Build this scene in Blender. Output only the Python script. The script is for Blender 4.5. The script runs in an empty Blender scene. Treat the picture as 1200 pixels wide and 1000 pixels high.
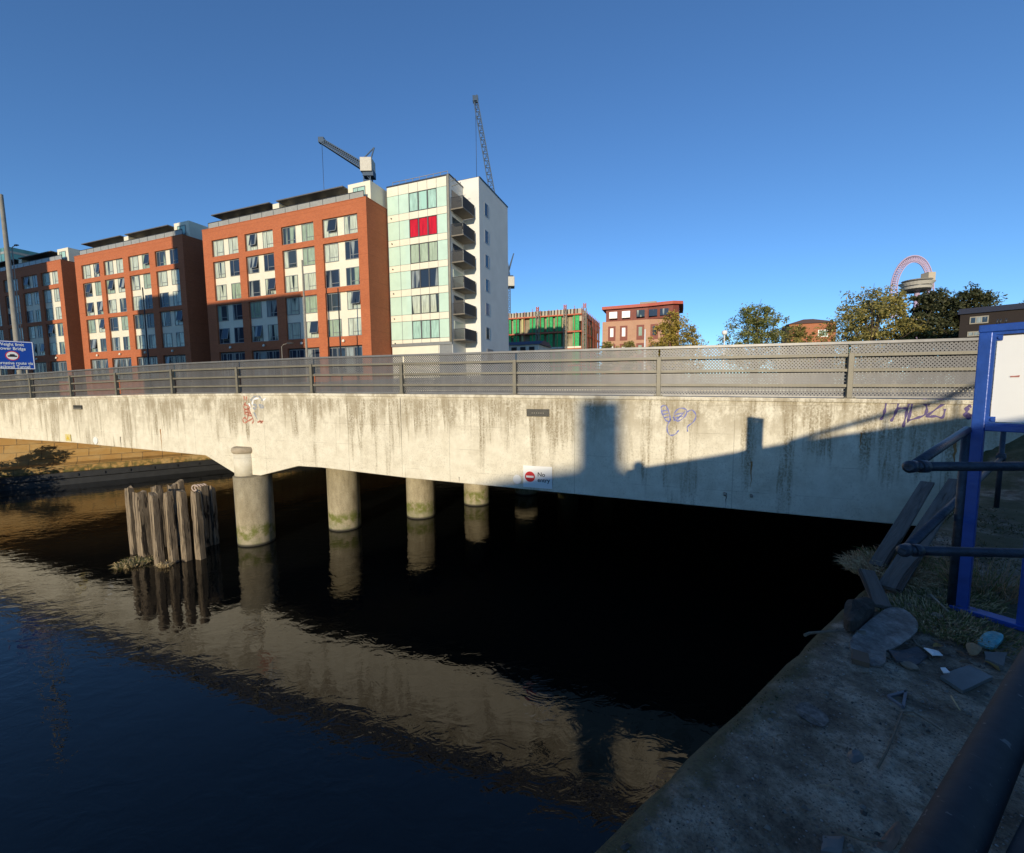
import bpy, bmesh, math, random
from mathutils import Vector, Matrix
R = math.radians
sc = bpy.context.scene
COL = sc.collection
rnd = random.Random(7)

# ------------------------------------------------------------ camera
EYE = 5.0; PITCH = R(5.15); ROLL = R(-0.46); WATER = -0.165; QUAY = 3.35; ROAD = 4.70
cam_d = bpy.data.cameras.new("camera"); cam = bpy.data.objects.new("camera", cam_d); COL.objects.link(cam)
cam_d.sensor_width = 36; cam_d.lens = 15.0; cam_d.clip_start = 0.05; cam_d.clip_end = 5000
CM = Matrix.Rotation(math.pi/2 - PITCH, 4, 'X') @ Matrix.Rotation(ROLL, 4, 'Z')
cam.matrix_world = Matrix.Translation((0, 0, EYE)) @ CM
sc.camera = cam
# ------------------------------------------------------------ sun, sky
SUN_AZ, SUN_EL = R(15.9), R(9.67)                 # heading the light travels to (from +Y to +X), elevation
SD = Vector((math.sin(SUN_AZ)*math.cos(SUN_EL), math.cos(SUN_AZ)*math.cos(SUN_EL), -math.sin(SUN_EL)))
sun_d = bpy.data.lights.new("sun", 'SUN'); sun = bpy.data.objects.new("sun", sun_d); COL.objects.link(sun)
sun_d.energy = 3.3; sun_d.angle = R(0.53); sun_d.color = (1.0, 0.86, 0.64)
sun.rotation_euler = SD.to_track_quat('-Z', 'Y').to_euler(); sun.location = (0, -30, 60)
w = bpy.data.worlds.new("World"); sc.world = w; w.use_nodes = True
nt = w.node_tree; bg = nt.nodes['Background']
sky = nt.nodes.new('ShaderNodeTexSky'); sky.sky_type = 'NISHITA'; sky.sun_disc = False
sky.sun_elevation = SUN_EL; sky.sun_rotation = R(180) + SUN_AZ
sky.air_density = 0.8; sky.dust_density = 0.0; sky.ozone_density = 4.4
nt.links.new(sky.outputs[0], bg.inputs[0]); bg.inputs[1].default_value = 0.145
sc.view_settings.view_transform = 'Standard'; sc.view_settings.look = 'None'
sc.view_settings.exposure = 0.48; sc.view_settings.gamma = 1
sc.cycles.max_bounces = 8; sc.cycles.transparent_max_bounces = 24

# ------------------------------------------------------------ frames: bridge frame (s right along bridge, t away, z up)
TH = math.atan(.383); C0 = 10.8
RV = Vector((math.cos(TH), -math.sin(TH), 0)); NV = Vector((math.sin(TH), math.cos(TH), 0))
def bf(s, t, z=0): return Vector((0, C0, z)) + RV*s + NV*t
def ray(u, v): return CM.to_3x3() @ Vector(((u-600)/500, -(v-500)/500, -1))
def pl(u, v, t):                                   # photo pixel -> (s, z) on the upright plane at offset t
    r = ray(u, v); k = (C0*NV.y + t)/(r.dot(NV)); p = r*k + Vector((0, 0, EYE)) - Vector((0, C0, 0))
    return p.dot(RV), p.z
def atz(u, v, z): r = ray(u, v); k = (z-EYE)/r.z; return Vector((r.x*k, r.y*k, z))
def aty(u, v, y): r = ray(u, v); k = y/r.y; return Vector((r.x*k, y, EYE+r.z*k))
def sunback(s, z, t, t2):                          # follow the sunlight back from plane t to plane t2
    n = SD.dot(NV); k = (t-t2)/n; return s - k*SD.dot(RV), z - k*SD.z

# ------------------------------------------------------------ mesh builder
class MB:
    def __init__(s): s.v = []; s.f = []; s.sm = []
    def add(s, vs, fs, smooth=False):
        o = len(s.v); s.v += [tuple(v) for v in vs]; s.f += [tuple(i+o for i in f) for f in fs]; s.sm += [smooth]*len(fs); return s
    def box(s, x0, x1, y0, y1, z0, z1):
        vs = [(x, y, z) for z in (z0, z1) for y in (y0, y1) for x in (x0, x1)]
        return s.add(vs, [(0,2,3,1),(4,5,7,6),(0,1,5,4),(2,6,7,3),(0,4,6,2),(1,3,7,5)])
    def prism(s, poly, a, b, axis='y'):            # poly of 2D points in the plane across axis
        n = len(poly)
        def P(p, q): return {'y': (p[0], q, p[1]), 'z': (p[0], p[1], q), 'x': (q, p[0], p[1])}[axis]
        vs = [P(p, a) for p in poly] + [P(p, b) for p in poly]
        fs = [tuple(range(n)), tuple(range(2*n-1, n-1, -1))] + [(i, i+n, (i+1) % n+n, (i+1) % n) for i in range(n)]
        return s.add(vs, fs)
    def tube(s, pts, r, n=8, caps=True, smooth=True):
        pts = [Vector(p) for p in pts]; rs = r if isinstance(r, (list, tuple)) else [r]*len(pts)
        vs = []; ref = None
        for i, p in enumerate(pts):
            d = (pts[min(i+1, len(pts)-1)] - pts[max(i-1, 0)]).normalized()
            if ref is None: ref = Vector((0, 0, 1)) if abs(d.z) < .9 else Vector((1, 0, 0))
            a = d.cross(ref).normalized(); b = d.cross(a).normalized(); ref = a.cross(d) if True else ref
            for k in range(n):
                t = 2*math.pi*k/n; vs.append(p + (a*math.cos(t) + b*math.sin(t))*rs[i])
        fs = [(i*n+k, i*n+(k+1) % n, (i+1)*n+(k+1) % n, (i+1)*n+k) for i in range(len(pts)-1) for k in range(n)]
        s.add(vs, fs, smooth)
        if caps:
            o = len(s.v)-len(vs); m = (len(pts)-1)*n
            s.f += [tuple(o+k for k in range(n)), tuple(o+m+k for k in reversed(range(n)))]; s.sm += [False]*2
        return s
    def bar(s, a, b, w, h=None):                   # square bar between two points
        h = h or w; a = Vector(a); b = Vector(b); d = (b-a).normalized()
        u = d.cross(Vector((0, 0, 1))); u = u.normalized() if u.length > .05 else Vector((1, 0, 0)); v = u.cross(d).normalized()
        vs = [p + u*x*w/2 + v*y*h/2 for p in (a, b) for x, y in ((-1,-1),(1,-1),(1,1),(-1,1))]
        return s.add(vs, [(0,1,2,3),(7,6,5,4),(0,4,5,1),(1,5,6,2),(2,6,7,3),(3,7,4,0)])
    def mesh(s, name, mat):
        me = bpy.data.meshes.new(name); me.from_pydata(s.v, [], s.f); me.validate()
        if len(me.polygons) == len(s.sm): me.polygons.foreach_set('use_smooth', s.sm)
        bm = bmesh.new(); bm.from_mesh(me); bmesh.ops.recalc_face_normals(bm, faces=bm.faces); bm.to_mesh(me); bm.free()
        me.materials.append(mat); return me
    def build(s, name, mat, parent=None, loc=None, bevel=0):
        return link(name, s.mesh(name, mat), parent, loc, bevel)
def link(name, me, parent=None, loc=None, bevel=0):
    o = bpy.data.objects.new(name, me); COL.objects.link(o)
    if parent: o.parent = parent
    if loc is not None: o.location = loc
    if bevel:
        m = o.modifiers.new('bevel', 'BEVEL'); m.width = bevel; m.segments = 2; m.limit_method = 'ANGLE'
    return o
def tag(o, label=None, cat=None, group=None, kind=None):
    if label: o['label'] = label
    if cat: o['category'] = cat
    if group: o['group'] = group
    if kind: o['kind'] = kind
    return o
def thing(name, label, cat, loc=(0, 0, 0), rz=0, group=None):
    o = bpy.data.objects.new(name, None); COL.objects.link(o); o.location = loc; o.rotation_euler = (0, 0, rz)
    o.empty_display_size = .3
    return tag(o, label, cat, group)
def copy_tree(o, parent=None):
    c = o.copy(); COL.objects.link(c); c.parent = parent
    for ch in list(o.children): copy_tree(ch, c)
    return c
def frame_thing(name, label, cat, s, t, z, group=None): return thing(name, label, cat, bf(s, t, z), -TH, group)

# ------------------------------------------------------------ materials
def srgb(r, g, b):
    f = lambda c: (c/12.92 if c <= .04045 else ((c+.055)/1.055)**2.4); return (f(r/255), f(g/255), f(b/255), 1)
class M:
    """tiny node helper"""
    def __init__(s, name, rough=.7, metal=0, ior=None):
        s.m = bpy.data.materials.new(name); s.m.use_nodes = True; s.t = s.m.node_tree; s.N = s.t.nodes
        s.b = s.N['Principled BSDF']; s.b.inputs['Roughness'].default_value = rough; s.b.inputs['Metallic'].default_value = metal
        if ior: s.b.inputs['IOR'].default_value = ior
        s.tc = s.N.new('ShaderNodeTexCoord')
    def co(s, scale=(1, 1, 1), loc=(0, 0, 0), kind='Object'):
        n = s.N.new('ShaderNodeMapping'); n.inputs['Scale'].default_value = scale; n.inputs['Location'].default_value = loc
        s.t.links.new(s.tc.outputs[kind], n.inputs[0]); return n.outputs[0]
    def noise(s, scale=5, detail=4, vec=None, rough=.6, dist=0):
        n = s.N.new('ShaderNodeTexNoise'); n.inputs['Scale'].default_value = scale; n.inputs['Detail'].default_value = detail
        n.inputs['Roughness'].default_value = rough; n.inputs['Distortion'].default_value = dist
        s.t.links.new(vec or s.co(), n.inputs['Vector']); return n.outputs[0]
    def vor(s, scale=5, vec=None, feature='F1', out=0):
        n = s.N.new('ShaderNodeTexVoronoi'); n.inputs['Scale'].default_value = scale; n.feature = feature
        s.t.links.new(vec or s.co(), n.inputs['Vector']); return n.outputs[out]
    def ramp(s, fac, stops):
        n = s.N.new('ShaderNodeValToRGB'); e = n.color_ramp.elements
        while len(e) < len(stops): e.new(.5)
        for i, (p, c) in enumerate(stops): e[i].position = p; e[i].color = c if len(c) == 4 else (*c, 1)
        s.t.links.new(fac, n.inputs[0]); return n.outputs[0]
    def r01(s, fac, a, b, inv=False):
        n = s.N.new('ShaderNodeMapRange'); n.interpolation_type = 'SMOOTHSTEP'
        n.inputs[1].default_value = a; n.inputs[2].default_value = b
        n.inputs[3].default_value = 1 if inv else 0; n.inputs[4].default_value = 0 if inv else 1
        s.t.links.new(fac, n.inputs[0]); return n.outputs[0]
    def math(s, op, a, b=None, c=None):
        n = s.N.new('ShaderNodeMath'); n.operation = op
        for i, x in enumerate((a, b, c)):
            if x is None: continue
            if hasattr(x, 'links'): s.t.links.new(x, n.inputs[i])
            else: n.inputs[i].default_value = x
        return n.outputs[0]
    def mix(s, fac, a, b, mode='MIX'):
        n = s.N.new('ShaderNodeMix'); n.data_type = 'RGBA'; n.blend_type = mode
        for i, x in ((0, fac), (6, a), (7, b)):
            if hasattr(x, 'links'): s.t.links.new(x, n.inputs[i])
            else: n.inputs[i].default_value = x if i == 0 else (x if len(x) == 4 else (*x, 1))
        return n.outputs[2]
    def sep(s, vec=None):
        n = s.N.new('ShaderNodeSeparateXYZ'); s.t.links.new(vec or s.tc.outputs['Object'], n.inputs[0]); return n.outputs
    def color(s, c):
        if hasattr(c, 'links'): s.t.links.new(c, s.b.inputs['Base Color'])
        else: s.b.inputs['Base Color'].default_value = c if len(c) == 4 else (*c, 1)
        return s
    def rough(s, c): s.t.links.new(c, s.b.inputs['Roughness']); return s
    def bump(s, h, strength=.3, dist=.02):
        n = s.N.new('ShaderNodeBump'); n.inputs['Strength'].default_value = strength; n.inputs['Distance'].default_value = dist
        s.t.links.new(h, n.inputs['Height']); s.t.links.new(n.outputs[0], s.b.inputs['Normal']); return s
def plain(name, c, rough=.6, metal=0, var=.12, scale=3, bump=0, bscale=30, ior=None):
    m = M(name, rough, metal, ior); c = c[:3]
    n = m.noise(scale, 5)
    m.color(m.ramp(n, [(.3, tuple(x*(1-var) for x in c)), (.7, tuple(min(1, x*(1+var)) for x in c))]))
    if bump: m.bump(m.noise(bscale, 4), bump)
    return m.m

def make_fascia():
    m = M('painted_concrete', .8); x, y, z = m.sep()
    fine = m.noise(1, 5, m.co((9, 9, 2.2)), .7); streak = m.noise(1, 4, m.co((3.1, 1, .22)), .62, .25); broad = m.noise(1, 3, m.co((.55, 1, .25)), .5)
    speck = m.noise(26, 6, m.co((1, 1, .8)), .78); mott = m.noise(3.4, 5, None, .65)
    base = m.ramp(mott, [(.3, (.60, .55, .425)), (.7, (.74, .695, .56))])
    # dirt washing down from the top edge: long where the streak noise is high
    depth = m.math('SUBTRACT', 4.83, z)
    reach = m.math('MULTIPLY', m.r01(streak, .32, .66), m.math('MULTIPLY_ADD', m.r01(broad, .36, .62), 2.3, .38))
    a = m.math('SUBTRACT', reach, depth); st = m.r01(a, -.35, .75)
    st = m.math('MULTIPLY', st, m.r01(depth, .04, .16))
    st = m.math('MULTIPLY', st, m.math('MULTIPLY_ADD', m.r01(m.noise(1, 4, m.co((14, 1, .9)), .7), .35, .62), .75, .25))
    st = m.math('MULTIPLY', st, m.math('MULTIPLY_ADD', m.r01(speck, .38, .58), .8, .25))
    c = m.mix(m.math('MULTIPLY', st, .9), base, (.17, .128, .062))
    sp2 = m.math('MULTIPLY', m.r01(speck, .5, .66), m.r01(m.noise(.8, 3), .36, .56))
    c = m.mix(m.math('MULTIPLY', sp2, .45), c, (.21, .18, .12))
    bl = m.math('MULTIPLY', m.r01(depth, .15, 1.5, True), m.r01(m.noise(1, 7, m.co((1.9, 1, 1.3)), .78), .44, .58))
    c = m.mix(m.math('MULTIPLY', bl, .62), c, m.ramp(speck, [(.35, (.17, .13, .07)), (.65, (.36, .30, .19))]))
    bl2 = m.r01(m.noise(1, 7, m.co((.8, 1, 1.1), (5, 0, 2)), .75), .5, .66); c = m.mix(m.math('MULTIPLY', bl2, .35), c, (.40, .35, .25))
    # board lines, faint and broken
    ln = m.math('FRACT', m.math('MULTIPLY', z, 1.63)); ln = m.r01(m.math('ABSOLUTE', m.math('SUBTRACT', ln, .5)), .0, .013, True)
    c = m.mix(m.math('MULTIPLY', ln, m.math('MULTIPLY', m.r01(m.noise(1.2, 3), .45, .6), .5)), c, (.16, .13, .09))
    vl = m.math('FRACT', m.math('MULTIPLY', m.math('ADD', x, .1), .2915)); vl = m.r01(m.math('ABSOLUTE', m.math('SUBTRACT', vl, .5)), .0, .004, True)
    c = m.mix(m.math('MULTIPLY', vl, .5), c, (.22, .19, .13))
    m.color(c); m.bump(m.math('ADD', m.math('MULTIPLY', speck, .5), fine), .35, .012); return m.m
def make_pier():
    m = M('pier_concrete', .85); x, y, z = m.sep(); n = m.noise(3, 6, m.co((1, 1, .35)), .7); sp = m.noise(30, 5, None, .7)
    c = m.ramp(n, [(.28, (.19, .155, .09)), (.72, (.44, .385, .26))])
    c = m.mix(m.math('MULTIPLY', m.r01(sp, .5, .66), .5), c, (.12, .10, .06))
    zz = m.math('ADD', z, m.math('MULTIPLY', m.noise(2.2, 3), .5))
    alg = m.math('MULTIPLY', m.r01(zz, .62, .85, True), m.r01(m.noise(4, 4), .36, .6)); c = m.mix(alg, c, (.13, .14, .03))
    pale = m.math('MULTIPLY', m.r01(zz, .25, .45, True), .5); c = m.mix(pale, c, (.3, .27, .2))
    c = m.mix(m.r01(z, WATER+.02, WATER+.11, True), c, (.03, .028, .02))
    m.color(c); m.bump(sp, .4, .02); return m.m
def make_mesh():
    """grey sheet punched with staggered round holes"""
    m = M('perforated_sheet', .45, .15); x, y, z = m.sep(); P = .062
    def d(off):
        fx = m.math('SUBTRACT', m.math('FRACT', m.math('ADD', m.math('DIVIDE', x, P), off+100)), .5)
        fz = m.math('MULTIPLY', m.math('SUBTRACT', m.math('FRACT', m.math('ADD', m.math('DIVIDE', z, P*1.1), off+100)), .5), 1.1)
        return m.math('ADD', m.math('MULTIPLY', fx, fx), m.math('MULTIPLY', fz, fz))
    q = m.math('MINIMUM', d(0), d(.5)); hole = m.math('LESS_THAN', q, .178**2)
    n = m.noise(1, 5, m.co((3.5, 1, .5)), .7); g = m.noise(.7, 3)
    c = m.ramp(n, [(.3, (.085, .086, .09)), (.7, (.135, .135, .138))]); c = m.mix(m.math('MULTIPLY', m.r01(n, .58, .7), .4), c, (.24, .235, .225))
    m.color(c); tr = m.N.new('ShaderNodeBsdfTransparent'); mx = m.N.new('ShaderNodeMixShader')
    m.t.links.new(hole, mx.inputs[0]); m.t.links.new(m.b.outputs[0], mx.inputs[1]); m.t.links.new(tr.outputs[0], mx.inputs[2])
    m.t.links.new(mx.outputs[0], m.N['Material Output'].inputs[0]); return m.m
def make_brick(name, c1, c2, mortar, sc_=1.0, bw=.225, bh=.075, rough=.9):
    m = M(name, rough); x, y, z = m.sep()
    cmb = m.N.new('ShaderNodeCombineXYZ'); m.t.links.new(m.math('ADD', x, y), cmb.inputs[0]); m.t.links.new(z, cmb.inputs[1])
    b = m.N.new('ShaderNodeTexBrick'); m.t.links.new(cmb.outputs[0], b.inputs['Vector']); b.inputs['Scale'].default_value = 1
    b.inputs['Brick Width'].default_value = bw*sc_; b.inputs['Row Height'].default_value = bh*sc_; b.inputs['Mortar Size'].default_value = .008*sc_
    b.inputs['Color1'].default_value = (*c1, 1); b.inputs['Color2'].default_value = (*c2, 1); b.inputs['Mortar'].default_value = (*mortar, 1)
    n = m.noise(.35, 5); c = m.mix(m.math('MULTIPLY', m.r01(n, .4, .7), .3), b.outputs[0], tuple(x*.6 for x in c1))
    ln = m.math('FRACT', m.math('DIVIDE', m.math('SUBTRACT', z, .3), 2.63)); ln = m.r01(m.math('ABSOLUTE', m.math('SUBTRACT', ln, .5)), 0, .014, True)
    c = m.mix(m.math('MULTIPLY', ln, .45), c, tuple(x*.35 for x in c1)); m.color(c); return m.m
def make_curtain(name, base, dark, gap, seed):
    """window pane: glass gloss over what stands behind it (curtain folds, dark gap)"""
    m = M(name, .06, 0, 1.5); oi = m.N.new('ShaderNodeObjectInfo'); x, y, z = m.sep()
    xs = m.math('ADD', x, m.math('MULTIPLY', oi.outputs['Random'], 37.7)); cmb = m.N.new('ShaderNodeCombineXYZ')
    m.t.links.new(xs, cmb.inputs[0]); m.t.links.new(m.math('MULTIPLY', z, .12), cmb.inputs[2])
    cmb.inputs[1].default_value = seed
    n = m.noise(6, 3, cmb.outputs[0], .6); g = m.noise(1.1, 1, cmb.outputs[0], .4)
    c = m.ramp(n, [(.3, tuple(v*.55 for v in base)), (.65, base)])
    f = m.r01(m.math('ADD', g, m.math('MULTIPLY_ADD', oi.outputs['Random'], .5, -.25)), gap-.03, gap+.03)
    m.color(m.mix(f, c, dark)); m.bump(m.noise(1.5, 1), .12, .03); return m.m
def make_wood(name, c1, c2, c3):
    m = M(name, .9); v = m.co((1, 1, .09)); n = m.noise(16, 6, v, .7, .4); k = m.noise(13, 4, m.co((1, 1, .05)), .6, .8)
    c = m.ramp(n, [(.3, c1), (.52, c2), (.75, c3)]); c = m.mix(m.r01(k, .55, .62), c, (.018, .012, .007))
    oi = m.N.new('ShaderNodeObjectInfo'); c = m.mix(m.math('MULTIPLY', oi.outputs['Random'], .35), c, tuple(x*.5 for x in c2))
    m.color(c); m.bump(m.math('ADD', n, m.math('MULTIPLY', m.r01(k, .54, .64), -1.2)), .8, .03); return m.m
def make_leaf(name, a, b, c):
    m = M(name, .65); oi = m.N.new('ShaderNodeNewGeometry')
    col = m.ramp(oi.outputs['Random Per Island'], [(.1, a), (.5, b), (.95, c)])
    n = m.noise(.5, 3); col = m.mix(m.math('MULTIPLY', m.r01(n, .42, .66), .55), col, tuple(x*.45 for x in a)); m.color(col)
    m.b.inputs['Transmission Weight'].default_value = 0
    tl = m.N.new('ShaderNodeBsdfTranslucent'); m.t.links.new(col, tl.inputs[0]); mx = m.N.new('ShaderNodeMixShader'); mx.inputs[0].default_value = .28
    m.t.links.new(m.b.outputs[0], mx.inputs[1]); m.t.links.new(tl.outputs[0], mx.inputs[2]); m.t.links.new(mx.outputs[0], m.N['Material Output'].inputs[0])
    return m.m
def make_water():
    m = M('river_water', .012, 0, 1.45); m.color((.0035, .0042, .004))
    big = m.noise(.5, 2, m.co((1, 1, 1)), .5, .3)
    rip = m.noise(2.3, 3, m.co((1.0, 1.5, 1)), .55, .6); fine = m.noise(7.5, 2, m.co((1, 1.6, 1)), .5, .5)
    amp = m.math('MULTIPLY_ADD', m.r01(m.noise(.22, 3), .35, .68), .8, .35)
    h = m.math('MULTIPLY', m.math('ADD', m.math('MULTIPLY', rip, 1), m.math('MULTIPLY', fine, .10)), amp)
    m.bump(m.math('ADD', h, m.math('MULTIPLY', big, 1.3)), .15, .07); return m.m
def make_quay():
    m = M('quay_concrete', .95); x, y, z = m.sep()
    n = m.noise(2.6, 8, None, .74); n2 = m.noise(.9, 4, m.co((1, 1, 1), (9, 3, 0)), .6); f = m.noise(70, 4, None, .75)
    c = m.ramp(n, [(.34, (.055, .038, .024)), (.48, (.20, .155, .105)), (.62, (.46, .375, .275))])
    c = m.mix(m.math('MULTIPLY', m.r01(f, .5, .62), .5), c, (.028, .027, .024))
    v = m.vor(46, None, 'F1', 0); vc = m.vor(46, None, 'F1', 1); sp = m.N.new('ShaderNodeSeparateColor'); m.t.links.new(vc, sp.inputs[0])
    peb = m.math('MULTIPLY', m.r01(v, .2, .32, True), m.r01(sp.outputs[0], .6, .68)); c = m.mix(peb, c, m.ramp(sp.outputs[1], [(0, (.14, .12, .1)), (.7, (.22, .2, .175)), (1, (.36, .34, .3))]))
    # moss keeps to the outer edge (local x = distance in from the edge)
    ms = m.math('ADD', x, m.math('MULTIPLY', m.math('SUBTRACT', m.noise(3.2, 5), .5), .55))
    moss = m.math('MULTIPLY', m.r01(ms, .04, .15, True), .85); c = m.mix(moss, c, m.ramp(f, [(.35, (.035, .033, .012)), (.7, (.12, .108, .04))]))
    far = m.math('MULTIPLY', m.r01(m.math('ADD', y, m.math('MULTIPLY', n2, 1.6)), 3.6, 4.3), m.r01(n2, .38, .55)); c = m.mix(m.math('MULTIPLY', far, .8), c, m.ramp(f, [(.35, (.03, .04, .012)), (.7, (.10, .105, .04))]))
    m.color(c); h = m.math('ADD', m.math('MULTIPLY', n, 1.2), m.math('ADD', m.math('MULTIPLY', f, .4), m.math('MULTIPLY', peb, .5))); m.bump(h, .8, .03); return m.m
def make_bankwall():
    m = M('river_wall_stone', .9); x, y, z = m.sep(); cmb = m.N.new('ShaderNodeCombineXYZ'); m.t.links.new(x, cmb.inputs[0]); m.t.links.new(z, cmb.inputs[1])
    b = m.N.new('ShaderNodeTexBrick'); m.t.links.new(cmb.outputs[0], b.inputs['Vector']); b.inputs['Scale'].default_value = 1
    b.inputs['Brick Width'].default_value = .95; b.inputs['Row Height'].default_value = .42; b.inputs['Mortar Size'].default_value = .02
    b.inputs['Color1'].default_value = (.50, .30, .10, 1); b.inputs['Color2'].default_value = (.42, .235, .075, 1); b.inputs['Mortar'].default_value = (.2, .13, .06, 1)
    n = m.noise(1.4, 6, m.co((.6, 1, 1.2)), .7); c = m.mix(m.math('MULTIPLY', m.r01(n, .42, .7), .7), b.outputs[0], (.55, .40, .19))
    zz = m.math('ADD', z, m.math('MULTIPLY', n, .9)); g = m.math('MULTIPLY', m.r01(zz, .9, 1.5, True), m.r01(m.noise(5, 5), .35, .6)); c = m.mix(g, c, (.1, .1, .03))
    m.color(c); m.bump(m.math('ADD', n, b.outputs[1]), .5, .05); return m.m

MAT = {}
MAT['fascia'] = make_fascia(); MAT['pier'] = make_pier(); MAT['mesh'] = make_mesh()
MAT['railpaint'] = plain('rail_paint', (.17, .155, .115), .5, .1, .14, 4, .15, 60)
MAT['cap'] = plain('weathered_steel', (.18, .178, .175), .45, .3, .15, 5)
MAT['brick'] = make_brick('orange_brick', (.48, .135, .045), (.385, .10, .034), (.34, .14, .08))
MAT['cream'] = plain('cream_panel', (.70, .665, .53), .55, 0, .05, 1.2)
MAT['whitewall'] = plain('cream_render', (.74, .70, .58), .7, 0, .05, .6, .1, 20)
MAT['greyrender'] = plain('white_render', (.66, .65, .60), .8, 0, .06, .5, .2, 8)
MAT['wframe'] = plain('window_metal', (.24, .25, .25), .4, .3, .08)
MAT['darkmetal'] = plain('dark_metal', (.045, .047, .05), .45, .4, .2)
MAT['soffit'] = plain('dark_roof_slab', (.10, .10, .105), .6, .1, .15)
MAT['glass'] = plain('balustrade_glass', (.30, .30, .27), .2, 0, .1, ior=1.45)
MAT['mint'] = plain('mint_glass_panel', (.50, .66, .55), .12, 0, .07, .8, ior=1.5)
MAT['p1'] = make_curtain('window_pale_curtain', (.56, .62, .50), (.035, .05, .06), .6, 1)
MAT['p2'] = make_curtain('window_green_curtain', (.34, .44, .32), (.03, .045, .06), .56, 5)
MAT['p3'] = make_curtain('window_dark_room', (.30, .34, .33), (.022, .034, .055), .40, 9)
MAT['pred'] = make_curtain('window_red_curtain', (.62, .012, .02), (.18, .008, .012), .8, 3)
MAT['pgreen'] = make_curtain('window_sage_curtain', (.42, .52, .38), (.30, .40, .3), .75, 2)
MAT['pmint'] = make_curtain('window_mint_blind', (.42, .64, .55), (.36, .58, .5), .75, 2)
MAT['wood'] = make_wood('weathered_timber', (.10, .075, .05), (.26, .20, .13), (.42, .345, .24))
MAT['plank'] = make_wood('grey_plank', (.07, .06, .05), (.15, .13, .11), (.25, .22, .19))
MAT['blue'] = plain('blue_paint', (.018, .065, .30), .35, .1, .25, 6, .1, 40)
MAT['pipe'] = plain('dark_pipe_paint', (.030, .042, .06), .42, .3, .4, 14, .4, 45)
def make_pipenear():
    m = M('worn_pipe_paint', .7, 0); n = m.noise(30, 5, None, .6); sc2 = m.noise(60, 3, m.co((1, .3, 1)), .5, 1.5); w_ = m.r01(sc2, .66, .72)
    c = m.ramp(n, [(.3, (.012, .015, .020)), (.7, (.026, .029, .034))]); c = m.mix(m.math('MULTIPLY', w_, .8), c, (.16, .15, .14)); m.b.inputs['Specular IOR Level'].default_value = .3; m.color(c)
    m.bump(m.noise(120, 3), .12, .002); return m.m
MAT['pipenear'] = make_pipenear()
MAT['white'] = plain('white_sheet', (.78, .78, .75), .35, 0, .04, 2)
MAT['signwhite'] = plain('sign_white', (.80, .85, .82), .6, 0, .02)
MAT['red'] = plain('red_paint', (.55, .015, .02), .4)
MAT['black'] = plain('black_paint', (.015, .015, .017), .5)
MAT['signblue'] = plain('road_sign_blue', (.006, .05, .34), .3, 0, .04)
MAT['bark'] = plain('bark', (.09, .065, .045), .9, 0, .3, 8, .5, 20)
MAT['asphalt'] = plain('asphalt', (.05, .05, .052), .9, 0, .2, 4, .3, 80)
MAT['galv'] = plain('galvanised_steel', (.27, .25, .20), .7, 0, .15, 3)
MAT['cranemetal'] = plain('crane_blue_steel', (.018, .05, .10), .6, .1, .2)
MAT['craneweight'] = plain('crane_counterweight', (.50, .47, .40), .7, 0, .12)
MAT['water'] = make_water(); MAT['quay'] = make_quay(); MAT['bank'] = make_bankwall()
MAT['grass'] = plain('rough_grass', (.05, .065, .022), .95, 0, .3, .6, .4, 12)

# ------------------------------------------------------------ setting: water, banks, land
DQ = Vector((.797, .604, 0)).normalized(); NQ = Vector((DQ.y, -DQ.x, 0))   # along the river, into the near quay
Q0 = atz(694, 1000, QUAY) - Vector((.604, -.797, 0))*.02; QROT = math.atan2(NQ.y, NQ.x)
mb = MB(); mb.add([(-260, -260, WATER), (420, -260, WATER), (420, 420, WATER), (-260, 420, WATER)], [(0, 1, 2, 3)])
tag(mb.build('river', MAT['water']), kind='structure')
# near quay: local x = distance in from the edge, local y = -along river -> use rotated object
def quay_mesh():
    # local frame: +x into the bank (NQ), +y along river DQ
    m = MB(); xs = [0, .03, .08, .16, .3, .5] + [.5+.16*i for i in range(1, 40)] + [9, 14, 30, 80]; ys = [-40, -20, -8] + [-4+.16*i for i in range(0, 92)] + [14, 20, 26]
    r = random.Random(3); vs = []
    for j, y in enumerate(ys):
        wob = .002*math.sin(y*5.1)+.003*math.sin(y*13+1) + r.uniform(-.006, .006)
        for i, x in enumerate(xs):
            z = 0
            if i < 5: z = -[.035, .012, .004, .001, 0][i]
            z += .006*math.sin(x*7+y*3)
            sp = NQ*x + DQ*y + Vector((Q0.x, Q0.y, 0)); s_ = (sp-Vector((0, C0, 0))).dot(RV); t_ = (sp-Vector((0, C0, 0))).dot(NV)
            if t_ > -2.2 and s_ > 8.3: z += min(1, (t_+2.2)/2.2)*min(1.25, (s_-8.3)*.62)*(1+.1*r.uniform(-1, 1))  # rubble slope up against the bridge
            vs.append((x + (wob if i < 4 else 0), y, z))
    nx = len(xs); fs = [(j*nx+i, j*nx+i+1, (j+1)*nx+i+1, (j+1)*nx+i) for j in range(len(ys)-1) for i in range(nx-1)]
    m.add(vs, fs, True); n0 = len(m.v)
    # vertical river face
    o = [(vs[j*nx][0], vs[j*nx][1], vs[j*nx][2]) for j in range(len(ys))]
    m.add(o + [(a[0]+.02, a[1], -QUAY+WATER-1) for a in o], [(j, j+1, len(o)+j+1, len(o)+j) for j in range(len(o)-1)])
    return m
q = quay_mesh(); me = bpy.data.meshes.new('quay'); me.from_pydata(q.v, [], q.f); me.polygons.foreach_set('use_smooth', q.sm); me.materials.append(MAT['quay'])
qo = link('quay', me); qo.matrix_world = Matrix(((NQ.x, DQ.x, 0, Q0.x), (NQ.y, DQ.y, 0, Q0.y), (0, 0, 1, QUAY), (0, 0, 0, 1))); tag(qo, kind='structure')
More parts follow.
